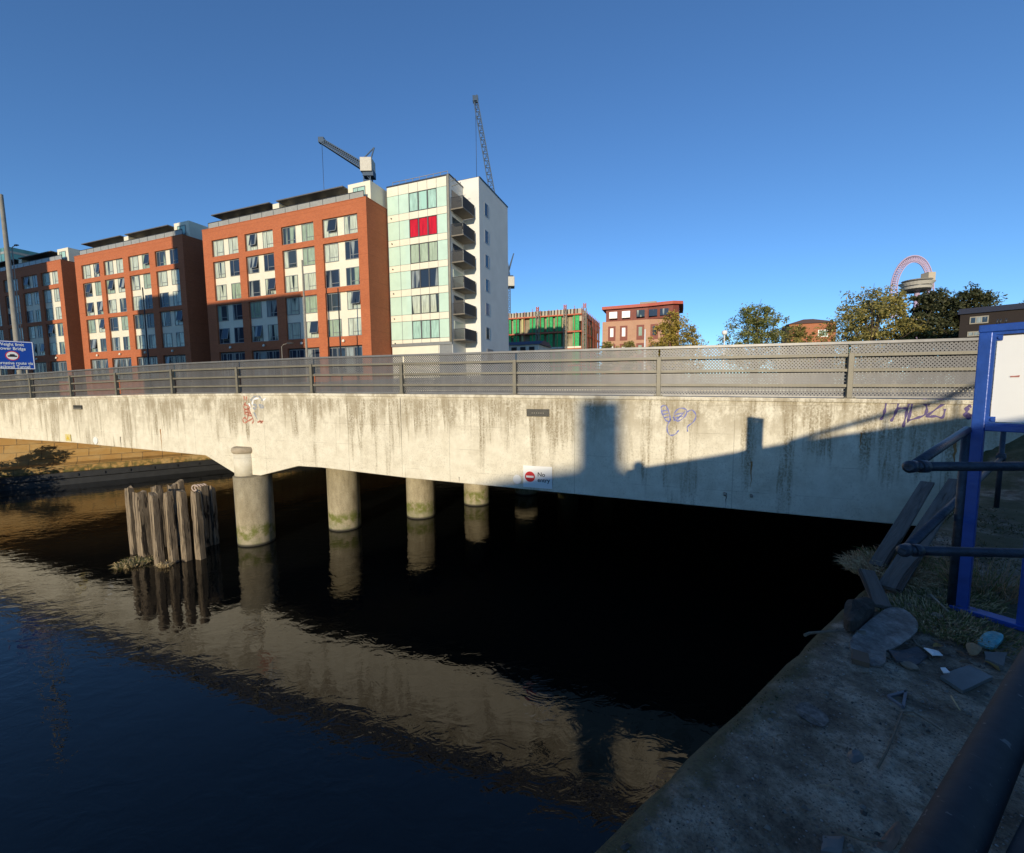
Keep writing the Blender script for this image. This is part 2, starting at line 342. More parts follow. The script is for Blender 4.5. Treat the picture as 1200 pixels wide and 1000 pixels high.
def qp(x, y, z=0): return Vector((Q0.x, Q0.y, QUAY+z)) + NQ*x + DQ*y
# far bank: stone river wall and the land behind it
B0 = atz(130, 563, WATER)
def bp(l, d, z): return Vector((B0.x, B0.y, z)) + DQ*l - NQ*d            # l along river, d inland
brot = math.atan2(DQ.y, DQ.x)
fw = thing('river_wall', 'ochre stone river wall with green algae on the far bank, seen under the left span', 'wall', (B0.x, B0.y, 0), brot)
mb = MB(); mb.prism([(.35, -1.2), (.35, .9), (.75, 1.0), (1.4, 2.0), (1.5, 3.1), (3, 3.1), (3, -1.2)], -90, 60, 'x'); mb.build('wall', MAT['bank'], fw)
mb = MB(); mb.box(-90, 60, 0.0, .33, -1.2, .16); mb.box(-90, 60, -.02, .3, .2, .52)
for i in range(60): mb.box(-30+i*1.1, -29.9+i*1.1, -.06, -.02, .28, .42)
mb.build('fender_beam', MAT['darkmetal'], fw)
mb = MB(); L = [bp(-120, 3, 3.0), bp(60, 3, 3.0), bp(60, 40, 4.3), bp(-120, 40, 4.3), bp(-600, 900, 4.4), bp(1500, 900, 4.4), bp(1500, 3, 4.4)]
mb.add(L, [(0, 1, 2, 3), (3, 2, 6, 5, 4)]); tag(mb.build('ground', MAT['grass']), kind='structure')
# land beyond the bridge (bend of the river) out to the horizon
mb = MB(); mb.add([(x, y, 4.38) for x, y in ((20, 75), (900, 75), (3500, 3500), (-3500, 3500), (-900, 160))], [(0, 1, 2, 3, 4)]); tag(mb.build('far_ground', MAT['grass']), kind='structure')
mb = MB(); mb.add([bf(-140, 23.5, 4.42), bf(40, 23.5, 4.42), bf(40, 26.8, 4.42), bf(-140, 26.8, 4.42)], [(0, 1, 2, 3)]); tag(mb.build('pavement', MAT['galv']), kind='structure')

# ------------------------------------------------------------ the bridge
br = frame_thing('road_bridge', 'long cream painted concrete road bridge over the dark river, dirt streaks below its railing', 'bridge', 0, 0, 0)
bot = [(-70, 2.5), (-40, 2.75), (-26, 2.84), (-19.9, 2.85), (-11.62, 2.71), (-10.21, 2.16), (-9.0, 2.16), (-7.3, 2.58), (-6.36, 2.59), (-3.26, 2.48), (.22, 2.43), (2.17, 2.4), (8.15, 2.33), (30, 2.2)]
top = [(30, 4.60), (9, 4.72), (3.5, 4.79), (0, 4.83), (-7.5, 4.90), (-13.3, 4.89), (-20, 4.78), (-26, 4.67), (-70, 3.9)]
BW = 22.0
mb = MB(); mb.prism(bot+top, 0, .55); mb.build('edge_beam', MAT['fascia'], br, bevel=.02)
mb = MB(); mb.prism([(-70, 1.2), (30, 1.2)]+top, BW-.55, BW); mb.build('edge_beam', MAT['fascia'], br)  # far beam deepened to block the sky's reflection under the deck
dk = [(x, (2.95 if -13 < x < -5 else z+.25)) for x, z in bot] + [(x, z-.2) for x, z in top]
mb = MB(); mb.prism(dk, .553, BW-.553); mb.build('deck', plain('deck_concrete', (.2, .19, .16), .9, 0, .15), br)
tp = sorted(top)
def topz(s):
    for (a, za), (b, zb) in zip(tp, tp[1:]):
        if a <= s <= b: return za + (zb-za)*(s-a)/(b-a)
    return 4.6
mb = MB()
for t_ in (.32,):
    pass
# drip line under the top edge, low kerb under the rail
mb = MB()
for (a, za), (b, zb) in zip(tp, tp[1:]): mb.add([(a, -.035, za-.002), (b, -.035, zb-.002), (b, -.035, zb-.075), (a, -.035, za-.075), (a, .0, za-.085), (b, .0, zb-.085), (a, .5, za+.004), (b, .5, zb+.004)], [(0, 1, 2, 3), (3, 2, 5, 4), (0, 6, 7, 1)])
mb.build('coping', MAT['fascia'], br)
# piers: row runs with the river under the deck
PR = .575; row = [(298, 648), (405, 622), (494, 608), (559, 593)]
pts = [atz(u, v, WATER) for u, v in row]
ctr = [p + Vector((p.x, p.y, 0)).normalized()*PR*.9 for p in pts]
step = (ctr[-1]-ctr[0])/3
ctr += [ctr[3] + step*i for i in (1, 2, 3, 4)]
ctr[0] = bf(pl(299, 600, .1)[0], .1, WATER)
def loc_b(p): d = Vector((p.x, p.y-C0, 0)); return d.dot(RV), d.dot(NV)
for i, c in enumerate(ctr):
    s_, t_ = loc_b(c)
    mb = MB(); mb.tube([(s_, t_, -2.5), (s_, t_, WATER+.02), (s_, t_, 2.14 if i == 0 else 2.9)], PR, 40)
    mb.build('pier', MAT['pier'], br, bevel=0)
s_, t_ = loc_b(ctr[0])
sx, zx = pl(284, 520, -.1); PS = s_; PT = t_
PS -= .22; PT -= .05; mb = MB(); mb.tube([(PS, PT, 2.142), (PS, PT, 2.92)], .35, 36); mb.build('pier_neck', MAT['fascia'], br)
mb = MB(); mb.tube([(PS, PT, 2.90), (PS, PT, 2.93), (PS, PT, 3.00), (PS, PT, 3.08), (PS, PT, 3.11)], [.36, .39, .41, .39, .34], 36)
mb.build('pier_collar', plain('collar_concrete', (.40, .33, .23), .85, 0, .2, 6, .3, 40), br)
# small drain stubs, rust streaks and bolts on the face
rust = plain('rust_stain', (.30, .15, .05), .9, 0, .3, 20); dirt = plain('dark_crack', (.05, .042, .03), .9)
def facebox(name, u0, v0, u1, v1, mat, th=.006, parent=br, d=.0):
    (a, z1), (b, z0) = pl(u0, v0, 0), pl(u1, v1, 0); m_ = MB(); m_.box(a, b, -th-d, -d+.001, z0, z1); return m_.build(name, mat, parent)
def streak(name, u, v0, v1, w0, mat):
    (a, z1), (b, z0) = pl(u, v0, 0), pl(u, v1, 0); m_ = MB()
    k = 7; P_ = [(a + rnd.uniform(-.3, .3)*w0 - w0*(1-i/k)*.5, z1+(z0-z1)*i/k) for i in range(k+1)]; Q_ = [(x+w0*(1.05-i/k), z) for i, (x, z) in enumerate(P_)][::-1]
    m_.prism(P_+Q_, -.003, .001); return m_.build(name, mat, br)
streak('rust_stain', 188, 503, 529, .06, rust); streak('rust_stain', 881, 541, 572, .035, rust); streak('rust_stain', 1009, 507, 530, .03, rust); streak('rust_stain', 1120, 515, 548, .06, rust)
streak('crack', 141, 512, 526, .05, dirt); streak('crack', 469, 466, 556, .014, dirt); streak('crack', 851, 578, 596, .02, dirt); streak('crack', 538, 559, 565, .02, dirt)
for u, v in ((849, 578), (880, 580)):
    s1, z1 = pl(u, v, 0); mb = MB(); mb.tube([(s1, .01, z1), (s1, -.07, z1), (s1, -.09, z1-.03)], .028, 10); mb.build('drain_stub', MAT['galv'], br)

# graffiti strokes: thin ribbons just proud of the paint
def stroke(pts, w, mat, name='graffiti'):
    P_ = [Vector((*pl(u, v, 0), 0)) for u, v in pts]; P_ = [Vector((p.x, 0, p.y)) for p in P_]
    def cr(a, b, c, d, t): return .5*((2*b) + (c-a)*t + (2*a-5*b+4*c-d)*t*t + (3*b-a-3*c+d)*t**3)
    S = []
    for i in range(len(P_)-1):
        a = P_[max(i-1, 0)]; b = P_[i]; c = P_[i+1]; d = P_[min(i+2, len(P_)-1)]
        S += [cr(a, b, c, d, k/6) for k in range(6)]
    S.append(P_[-1]); m_ = MB(); vs = []
    for i, p in enumerate(S):
        d = (S[min(i+1, len(S)-1)]-S[max(i-1, 0)]); n_ = Vector((-d.z, 0, d.x)).normalized()*(w/2)*(.8+.35*math.sin(i*.9))
        vs += [p+n_+Vector((0, -.0035, 0)), p-n_+Vector((0, -.0035, 0))]
    m_.add(vs, [(2*i, 2*i+1, 2*i+3, 2*i+2) for i in range(len(S)-1)]); return m_
def graffiti(strokes, w, mat):
    m_ = MB()
    for st in strokes: k = stroke(st, w, mat); m_.add(k.v, k.f)
    return m_.build('graffiti', mat, br)
purple = plain('purple_spray', (.07, .045, .15), .6, 0, .3, 30); bluesp = plain('blue_spray', (.14, .16, .40), .6, 0, .3, 30); redsp = plain('red_spray', (.44, .17, .11), .7, 0, .4, 30); greysp = plain('grey_blue_spray', (.27, .29, .32), .7, 0, .3, 20); whitesp = plain('white_spray', (.75, .76, .78), .7)
K = lambda L_: [(1020+x/9.23, 450+y/9.23) for x, y in L_]
graffiti([K(a) for a in [[(175, 165), (160, 260), (140, 340), (108, 390)], [(60, 185), (160, 190), (275, 210)], [(310, 175), (290, 260), (255, 350), (220, 408)], [(290, 268), (350, 262), (405, 268)], [(428, 180), (400, 270), (375, 380), (352, 472)], [(455, 175), (440, 270), (400, 420)], [(455, 178), (560, 200), (608, 250), (590, 330), (500, 370), (395, 400)], [(570, 172), (630, 185), (628, 235)], [(700, 182), (825, 178), (700, 280), (605, 355), (700, 350), (780, 362), (806, 270)]]], .045, purple)
K = lambda L_: [(590+x/3.87, 460+y/3.87) for x, y in L_]
graffiti([K(a) for a in [[(715, 65), (735, 60), (752, 95), (755, 130), (735, 125), (718, 90), (715, 65)], [(720, 85), (745, 80)], [(722, 100), (750, 95)], [(728, 115), (754, 110)], [(775, 130), (775, 95), (800, 72), (830, 80), (822, 110), (790, 130), (768, 112)], [(780, 100), (820, 92)], [(780, 115), (815, 108)], [(785, 125), (825, 85)], [(760, 120), (742, 155), (750, 190), (775, 192), (795, 172)], [(830, 90), (855, 80), (873, 105), (860, 135), (835, 155), (835, 178)]]], .028, bluesp)
K = lambda L_: [(250+x/12, 450+y/12) for x, y in L_]
graffiti([K(a) for a in [[(430, 170), (445, 235)], [(465, 175), (472, 240)], [(455, 260), (425, 340), (500, 380), (440, 420), (540, 450)], [(480, 320), (560, 500), (545, 560)], [(500, 400), (480, 520), (560, 480)], [(450, 470), (415, 500), (440, 550), (480, 520), (445, 475)], [(430, 290), (520, 330), (430, 380), (530, 420)], [(620, 540), (700, 520), (660, 555)], [(650, 510), (690, 560)]]], .05, redsp)
graffiti([K([(530, 240), (560, 190), (620, 165), (670, 200), (690, 240)])], .06, greysp)
graffiti([K(a) for a in [[(560, 300), (600, 290), (590, 360), (560, 330)], [(640, 300), (690, 300), (700, 340), (650, 320)], [(570, 400), (620, 500)]]], .06, greysp)
graffiti([K(a) for a in [[(545, 290), (570, 220), (640, 200)], [(500, 270), (530, 350)], [(700, 230), (740, 200)]]], .06, whitesp)
K = lambda L_: [(1020+x/9.23, 450+y/9.23) for x, y in L_]
graffiti([K(a) for a in [[(1090, 235), (1050, 250), (1040, 300), (1030, 350), (1070, 365), (1095, 330)], [(1040, 330), (1085, 345)]]], .07, purple)

# ------------------------------------------------------------ text helper
def text_mesh(body, size, depth, mat, name='lettering', align='CENTER', font_w=1):
    cu = bpy.data.curves.new('txt', 'FONT'); cu.body = body; cu.size = size; cu.extrude = depth; cu.align_x = align; cu.align_y = 'CENTER'; cu.offset = size*.012*font_w
    o = bpy.data.objects.new('txt', cu); COL.objects.link(o); bpy.context.view_layer.update()
    me = bpy.data.meshes.new_from_object(o.evaluated_get(bpy.context.evaluated_depsgraph_get())); bpy.data.objects.remove(o)
    me.name = name; me.materials.clear(); me.materials.append(mat)
    me.transform(Matrix.Rotation(math.pi/2, 4, 'X')); return me

# ------------------------------------------------------------ signs on the bridge face
def face_sign(name, label, cat, u0, v0, u1, v1, mat, th=.02, stand=.03, part='panel', bevel=.004):
    (a, z1), (b, z0) = pl(u0, v0, -stand), pl(u1, v1, -stand)
    r = frame_thing(name, label, cat, (a+b)/2, -stand, z0); w_, h_ = b-a, z1-z0
    mb = MB(); mb.box(-w_/2, w_/2, 0, th, 0, h_); mb.build(part, mat, r, bevel=bevel)
    return r, w_, h_
r, w_, h_ = face_sign('no_entry_sign', 'square white no entry sign with red roundel low on the bridge beam', 'sign', 613, 545.5, 647, 573.5, MAT['white'])
mb = MB(); mb.tube([(-w_*.26, -.004, h_*.5), (-w_*.26, .0, h_*.5)], w_*.175, 32, smooth=False); mb.build('red_disc', MAT['red'], r)
mb = MB(); mb.box(-w_*.26-w_*.13, -w_*.26+w_*.13, -.007, -.0045, h_*.5-.025, h_*.5+.025); mb.build('white_bar', MAT['white'], r)
for k, (tx, zz) in enumerate((('No', .62), ('entry', .37))):
    link('lettering', text_mesh(tx, h_*.27, .002, MAT['black'], align='LEFT'), r, (w_*.0, -.003, h_*zz))
sx, zx = pl(606, 562, -.03); r = frame_thing('marker_disc', 'round white disc beside the no entry sign, on its left', 'marker', sx, -.03, zx-.12)
mb = MB(); mb.tube([(0, 0, .12), (0, .03, .12)], .118, 28, smooth=False); mb.build('disc', MAT['white'], r, bevel=.004)
mb = MB(); mb.tube([(0, -.004, .12), (0, .0, .12)], .118, 28, smooth=False, caps=False); mb.build('rim', MAT['galv'], r)
br_pl = plain('bronze_plaque', (.06, .058, .05), .5, .4, .3, 30, .5, 50)
r, w_, h_ = face_sign('name_plaque', 'dark cast metal plaque set high on the bridge face above the no entry sign', 'plaque', 617, 479.5, 643.5, 488.5, br_pl)
link('lettering', text_mesh('• • • • • •', h_*.5, .003, MAT['galv']), r, (0, -.004, h_*.45))
r, w_, h_ = face_sign('name_plaque', 'small dark plaque high on the far left of the bridge face', 'plaque', 85.5, 475, 96, 480, br_pl)
mb = MB(); mb.box(-w_*.42, w_*.42, -.004, 0, h_*.2, h_*.32); mb.build('raised_line', MAT['galv'], r)
r, w_, h_ = face_sign('warning_sign', 'tiny yellowish square notice low on the left of the bridge face', 'sign', 76, 509, 83, 517.5, plain('yellowed_sign', (.62, .52, .22), .5))
mb = MB(); mb.prism([(-w_*.3, h_*.25), (w_*.3, h_*.25), (0, h_*.8)], -.004, -.001); mb.build('triangle', plain('faded_yellow', (.6, .42, .05), .5), r)
sx, zx = pl(111.5, 516.5, -.03); r = frame_thing('marker_disc', 'round white disc near the yellowish notice at the left of the bridge face', 'marker', sx, -.03, zx-.16)
mb = MB(); mb.tube([(0, 0, .16), (0, .03, .16)], .15, 28, smooth=False); mb.build('disc', MAT['white'], r, bevel=.004)

# ------------------------------------------------------------ railings
posts = [-43.5, -40.1, -36.7, -33.3, -29.9, -26.4, -22.9, -19.75, -16.6, -13.23, -9.87, -6.62, -3.33, .06, 3.50, 7.02, 10.5, 14.0]
HR = 1.10
def railing(label, t0, flip, posts, pg):
    rr = frame_thing('bridge_railing', label, 'railing', 0, t0, 0, 'bridge railings'); sg = -1 if not flip else 1   # sg: side the posts stand on
    for s_ in posts:
        z = topz(s_)
        mb = MB(); mb.box(s_-.045, s_+.045, sg*.10-.05, sg*.10+.05, z+.012, z+HR-.22)
        mb.box(s_-.045, s_+.045, sg*.03-.03, sg*.03+.03, z+HR-.2199, z+HR-.10) if False else None
        mb.build('post', MAT['railpaint'], rr, bevel=.006)
        mb = MB(); mb.box(s_-.10, s_+.10, sg*.10-.09, sg*.10+.09, z, z+.012)
        for dx in (-.075, .075): mb.tube([(s_+dx, sg*.10-.06, z+.012), (s_+dx, sg*.10-.06, z+.035)], .014, 8)
        mb.build('base_plate', MAT['railpaint'], rr)
    for a, b in zip(posts, posts[1:]):
        za, zb = topz(a), topz(b); a2, b2 = a+.047, b-.047
        for k, h in enumerate((.25, .55, .84)):
            mb = MB(); mb.bar((a2, sg*.085, za+h), (b2, sg*.085, zb+h), .05, .055); mb.build('rail', MAT['railpaint'], rr)
        for off in (0, .018):
            mb = MB(); y = -sg*off*.5 + (0.0 if off == 0 else -sg*.01)
            mb.add([(a+.02, y, za+.03), (b-.02, y, zb+.03), (b-.02, y, zb+HR-.03), (a+.02, y, za+HR-.03)], [(0, 1, 2, 3)])
            if off == 0: mb.build('mesh_panel', MAT['mesh'], rr)
        mb = MB(); mb.bar((a, 0, za+.03), (b, 0, zb+.03), .05, .035); mb.build('bottom_rail', MAT['cap'], rr)
        mb = MB(); mb.bar((a, sg*.01, za+HR-.02), (b, sg*.01, zb+HR-.02), .09, .05); mb.build('cap_rail', MAT['cap'], rr)
    return rr
railing('near railing of grey perforated sheet with olive posts directly above the cream bridge beam', .17, False, posts, 0)
railing('far railing of grey perforated sheet across the bridge road, behind the near one', BW-.3, True, [p*1.0+1.2 for p in posts] + [17.5, 21, 24.5, 28], 1)
# road on the bridge
mb = MB(); mb.add([v for s_, z in tp for v in ((s_, 2.0, z-.05), (s_, BW-2.4, z-.05))], [(2*i, 2*i+2, 2*i+3, 2*i+1) for i in range(len(tp)-1)])
o = mb.build('road', MAT['asphalt'], None, bf(0, 0, 0)); o.rotation_euler = (0, 0, -TH); tag(o, kind='structure')

# ------------------------------------------------------------ unseen shadow casters behind the camera
def polyback(pp, t2): return [sunback(*pl(u, v, 0), 0, t2) for u, v in pp]
bk = make_brick('old_brick', (.25, .13, .08), (.2, .1, .06), (.25, .22, .18))
T2 = -13.2
P_ = polyback([(733, 560), (735, 550), (800, 540), (860, 530), (933, 517), (1033, 502), (1133, 487), (1190, 478), (1290, 455)], T2)
P_ = [(P_[0][0], 1.0)] + P_[1:] + [(P_[-1][0]+14, P_[-1][1]+1.6), (P_[-1][0]+14, 1.0)]
wl = frame_thing('shadow_wall', 'brick boundary wall with sloping coping along the steps behind the camera', 'wall', 0, T2, 0)
mb = MB(); mb.prism(P_, -.3, 0); mb.build('wall', bk, wl)  # unseen wall, top sloped to cast the beam's diagonal shadow
s1, z1 = polyback([(749, 546)], T2)[0]; mb = MB()
mb.tube([(s1, -.1, z1-.5), (s1, -.1, z1-.13), (s1, -.1, z1-.06), (s1, -.1, z1), (s1, -.1, z1+.07), (s1, -.1, z1+.11), (s1, -.1, z1+.125)], [.08, .08, .115, .13, .115, .07, .02], 16); mb.build('head_shadow_ball', bk, wl)  # ball standing in for the camera holder's head, to cast its shadow
H_ = polyback([(925, 517), (1030, 487), (1110, 466), (1145, 451), (1230, 425)], T2); mb = MB(); mb.tube([(x, -.15, z) for x, z in H_], .05, 10)
for u, v0, v1 in ((1040, 484, 504), (1123, 462, 490), (1200, 436, 475)):
    (a, za), (b, zb) = polyback([(u, v0), (u, v1)], T2); mb.tube([(a, -.15, za), (a, -.15, zb-.2)], .025, 8)
mb.build('handrail', MAT['pipe'], wl)  # unseen rail, placed to cast the thin sloping shadow line
T3 = -46
P_ = polyback([(478, 740), (480, 700), (483, 571), (545, 576), (585, 563), (640, 553), (672, 549), (681, 545), (681, 467), (729, 467), (729, 548), (760, 552), (1300, 500)], T3)
P_ = [(P_[0][0]-3, 2)] + P_ + [(P_[-1][0]+30, P_[-1][1]), (P_[-1][0]+30, 2)]
bb = frame_thing('shadow_building', 'low brick terrace with a square stair tower across the street behind the camera', 'building', 0, T3, 0)
mb = MB(); mb.prism(P_, -.8, 0); mb.build('wall', bk, bb)  # thin unseen sheet outlined by its shadow, stretched left to shade a pier
# unseen blocks, added and sized so their shadows fall on the brick flats
T4 = -24.0; T1 = 27.6
def shb(name, label, rects):
    b_ = frame_thing(name, label, 'building', 0, T4, 0)
    for (sa, sb, zt) in rects:
        (a, za), (b, zb) = sunback(sa, zt, T1, T4), sunback(sb, zt, T1, T4); m_ = MB(); m_.box(a, b, -3, 0, 2, za); m_.build('wall', bk, b_)
shb('shadow_block', 'stepped tower block behind the camera to the left', [(-65.5, -57.2, 17.7), (-57.19, -53.0, 27.5), (-52.99, -35.9, 15.9)])
shb('shadow_block', 'long tall block behind the camera far to the left', [(-140, -87, 30)])

# ------------------------------------------------------------ brick apartment blocks
def window_mesh_set(w_, h_):
    """frame mesh and pane mesh; origin bottom-left, on the wall plane, y towards the back"""
    f = MB(); t = .07
    f.box(0, w_, -.02, .06, 0, t); f.box(0, w_, -.02, .06, h_-t, h_); f.box(0, t, -.02, .06, t, h_-t); f.box(w_-t, w_, -.02, .06, t, h_-t)
    x = w_*.36; f.box(x-.035, x+.035, -.018, .06, t, h_-t)
    f.box(x+.035, w_-t, -.017, .06, h_*.24-.03, h_*.24+.03)
    p = MB(); p.box(t, w_-t, .02, .04, t, h_-t)
    return f, p
_wc = {}
def add_window(parent, x, y, z, w_, h_, mat, tilt=False):
    key = (round(w_, 2), round(h_, 2))
    if key not in _wc: f, p = window_mesh_set(*key); _wc[key] = (f.mesh('window', MAT['wframe']), {}, p)
    fm, pm, p = _wc[key]
    if mat not in pm: pm[mat] = p.mesh('pane', MAT[mat])
    o = link('window', fm, parent, (x, y, z)); link('pane', pm[mat], o)
    if rnd.random() < .16:                           # an open top-hung casement
        m_ = MB(); a = w_*.38; b = w_-.05; zt = h_-.08; zb = h_*.3; yo = -.02; yb = -.28
        m_.bar((a, yo, zt), (a, yb, zb), .05); m_.bar((b, yo, zt), (b, yb, zb), .05); m_.bar((a, yb, zb), (b, yb, zb), .05); m_.build('open_casement', MAT['wframe'], o)
        m_ = MB(); m_.add([(a, yo, zt), (b, yo, zt), (b, yb, zb), (a, yb, zb)], [(0, 1, 2, 3)]); m_.build('casement_pane', MAT['p3'], o)
    return o
Z0 = 4.4; ROWS = [(21.42, 23.39, 1), (16.10, 20.81, 2), (10.79, 15.56, 2), (6.6, 9.77, 0)]; TOPZ = 24.82
def brick_block(label, sR, bays, width, depth, seed, pent_gap):
    """bays: list of (left, right) in s ; block spans sR-width .. sR"""
    rr = frame_thing('apartment_building', label, 'building', sR, T1, Z0, 'orange brick apartment blocks'); R_ = random.Random(seed)
    X = lambda s_: s_-sR; Zz = lambda z: z-Z0; D = .32; sL = sR-width
    mb = MB(); mb.box(X(sL)+.01, -.01, D, depth, -1, Zz(TOPZ)-.01)
    edges = [sL] + [e for b in bays for e in b] + [sR]
    for i in range(0, len(edges), 2): mb.box(X(edges[i]), X(edges[i+1]), 0, D, -1, Zz(TOPZ))
    zs = [TOPZ] + [e for r_ in ROWS for e in (r_[1], r_[0])] + [Z0-1]
    for (a, b) in bays:
        for i in range(0, len(zs), 2): mb.box(X(a), X(b), .003, D, Zz(zs[i+1]), Zz(zs[i]))
    # side skins so the box sides run flush behind the front piers
    mb.box(X(sL), X(sL)+.02, D, depth, -1, Zz(TOPZ)); mb.box(-.02, 0, D, depth, -1, Zz(TOPZ))
    mb.build('wall', MAT['brick'], rr)
    mb = MB(); mb.box(X(sL)-.03, .03, -.03, .36, Zz(TOPZ), Zz(TOPZ)+.06); mb.box(-.33, .03, .36, depth, Zz(TOPZ), Zz(TOPZ)+.06); mb.box(X(sL)-.03, X(sL)+.3, .36, depth, Zz(TOPZ), Zz(TOPZ)+.06); mb.build('parapet_coping', MAT['brick'], rr)
    for (a, b) in bays:
        for z0, z1, n in ROWS:
            m_ = MB(); m_.box(X(a), X(b), D-.09, D-.003, Zz(z0), Zz(z1)); m_.build('infill_panel', MAT['cream'] if n else MAT['darkmetal'], rr)
            W_ = b-a; y = D-.13
            if n == 0:
                for k in range(4): add_window(rr, X(a)+.1+k*(W_-.2)/4, y, Zz(z0)+.15, (W_-.2)/4-.05, z1-z0-.3, 'p3')
                continue
            ww = W_*.395; hh = 1.90; zb = [z0+.03] if n == 1 else [z0+.03, z1-hh-.05]
            for zq in zb:
                for xo in (.04, W_-.04-ww): add_window(rr, X(a)+xo, y, Zz(zq), ww, hh, R_.choice(['p1', 'p1', 'p2', 'p3', 'p1', 'p2']))
    # penthouse set back behind the parapet
    PH = 1.8; pb = 2.0; ps0, ps1 = sL+1.4, sR-.6
    mb = MB(); mb.box(X(ps0), X(ps1)-2.6, pb, depth-.6, Zz(TOPZ)-.02, Zz(TOPZ)+PH-.35); mb.box(X(ps1)-2.6, X(ps1)+.35, pb-.9, depth+.4, Zz(TOPZ)-.02, Zz(TOPZ)+PH+.35); mb.build('penthouse', MAT['cream'], rr)
    mid = (ps0+ps1-2.6)/2
    for a, b in ((ps0-.1, mid-.55), (mid+.55, ps1-2.65)):
        mb = MB(); mb.add([(X(a), .35, Zz(TOPZ)+PH-.11), (X(b), .35, Zz(TOPZ)+PH-.11), (X(b), depth-1, Zz(TOPZ)+PH-.32), (X(a), depth-1, Zz(TOPZ)+PH-.32), (X(a), .35, Zz(TOPZ)+PH), (X(b), .35, Zz(TOPZ)+PH), (X(b), depth-1, Zz(TOPZ)+PH-.1), (X(a), depth-1, Zz(TOPZ)+PH-.1)], [(0,1,2,3),(4,5,6,7),(0,1,5,4),(1,2,6,5),(2,3,7,6),(3,0,4,7)]); mb.build('roof_canopy', MAT['soffit'], rr)
    mb = MB(); mb.box(X(mid)-.5, X(mid)+.5, .8, 3, Zz(TOPZ)-.02, Zz(TOPZ)+PH-.1); mb.build('stair_head', MAT['cream'], rr)
    x = ps0+.5
    while x < ps1-4.5:
        if not (mid-2.4 < x < mid+1.2): add_window(rr, X(x), pb-.05, Zz(TOPZ)+.1, 1.7, 1.3, 'p3')
        x += 2.3
    add_window(rr, X(ps1)-1.9, pb-.96, Zz(TOPZ)+.2, 1.6, 1.5, 'pmint')
    mb = MB(); mb.box(X(sL)+.6, -.6, .42, .45, Zz(TOPZ)+.05, Zz(TOPZ)+.85); mb.build('glass_balustrade', MAT['glass'], rr)
    mb = MB(); mb.bar((X(sL)+.6, .43, Zz(TOPZ)+.9), (-.6, .43, Zz(TOPZ)+.9), .06)
    for k in range(14): xx = X(sL)+.6+(width-1.2)*k/13; mb.bar((xx, .43, Zz(TOPZ)+.02), (xx, .43, Zz(TOPZ)+.88), .05)
    mb.build('balustrade_rail', MAT['darkmetal'], rr)
    # wall lamps above the ground floor
    for (a, b) in bays:
        m_ = MB(); xx = X((a+b)/2); m_.tube([(xx, -.02, Zz(10.25)), (xx, -.22, Zz(10.3))], [.12, .16], 10); m_.build('wall_lamp', MAT['cream'], rr)
    return rr
brick_block('orange brick apartment block beside the white tower, rightmost of the three brick blocks', -26.55, [(-50.07, -45.51), (-44.35, -39.81), (-38.50, -33.72), (-32.51, -27.75)], 25.1, 16, 1, 0)
brick_block('orange brick apartment block standing between two other brick blocks, the middle one', -55.4, [(-78.05, -73.62), (-72.60, -68.09), (-66.86, -62.35), (-61.11, -56.5)], 24.2, 16, 2, 0)
brick_block('orange brick apartment block behind the blue road sign, leftmost of the three', -83.2, [(-106.8, -102.4), (-100.6, -96.1), (-94.8, -90.2), (-89.08, -84.35)], 25.2, 16, 3, 0)

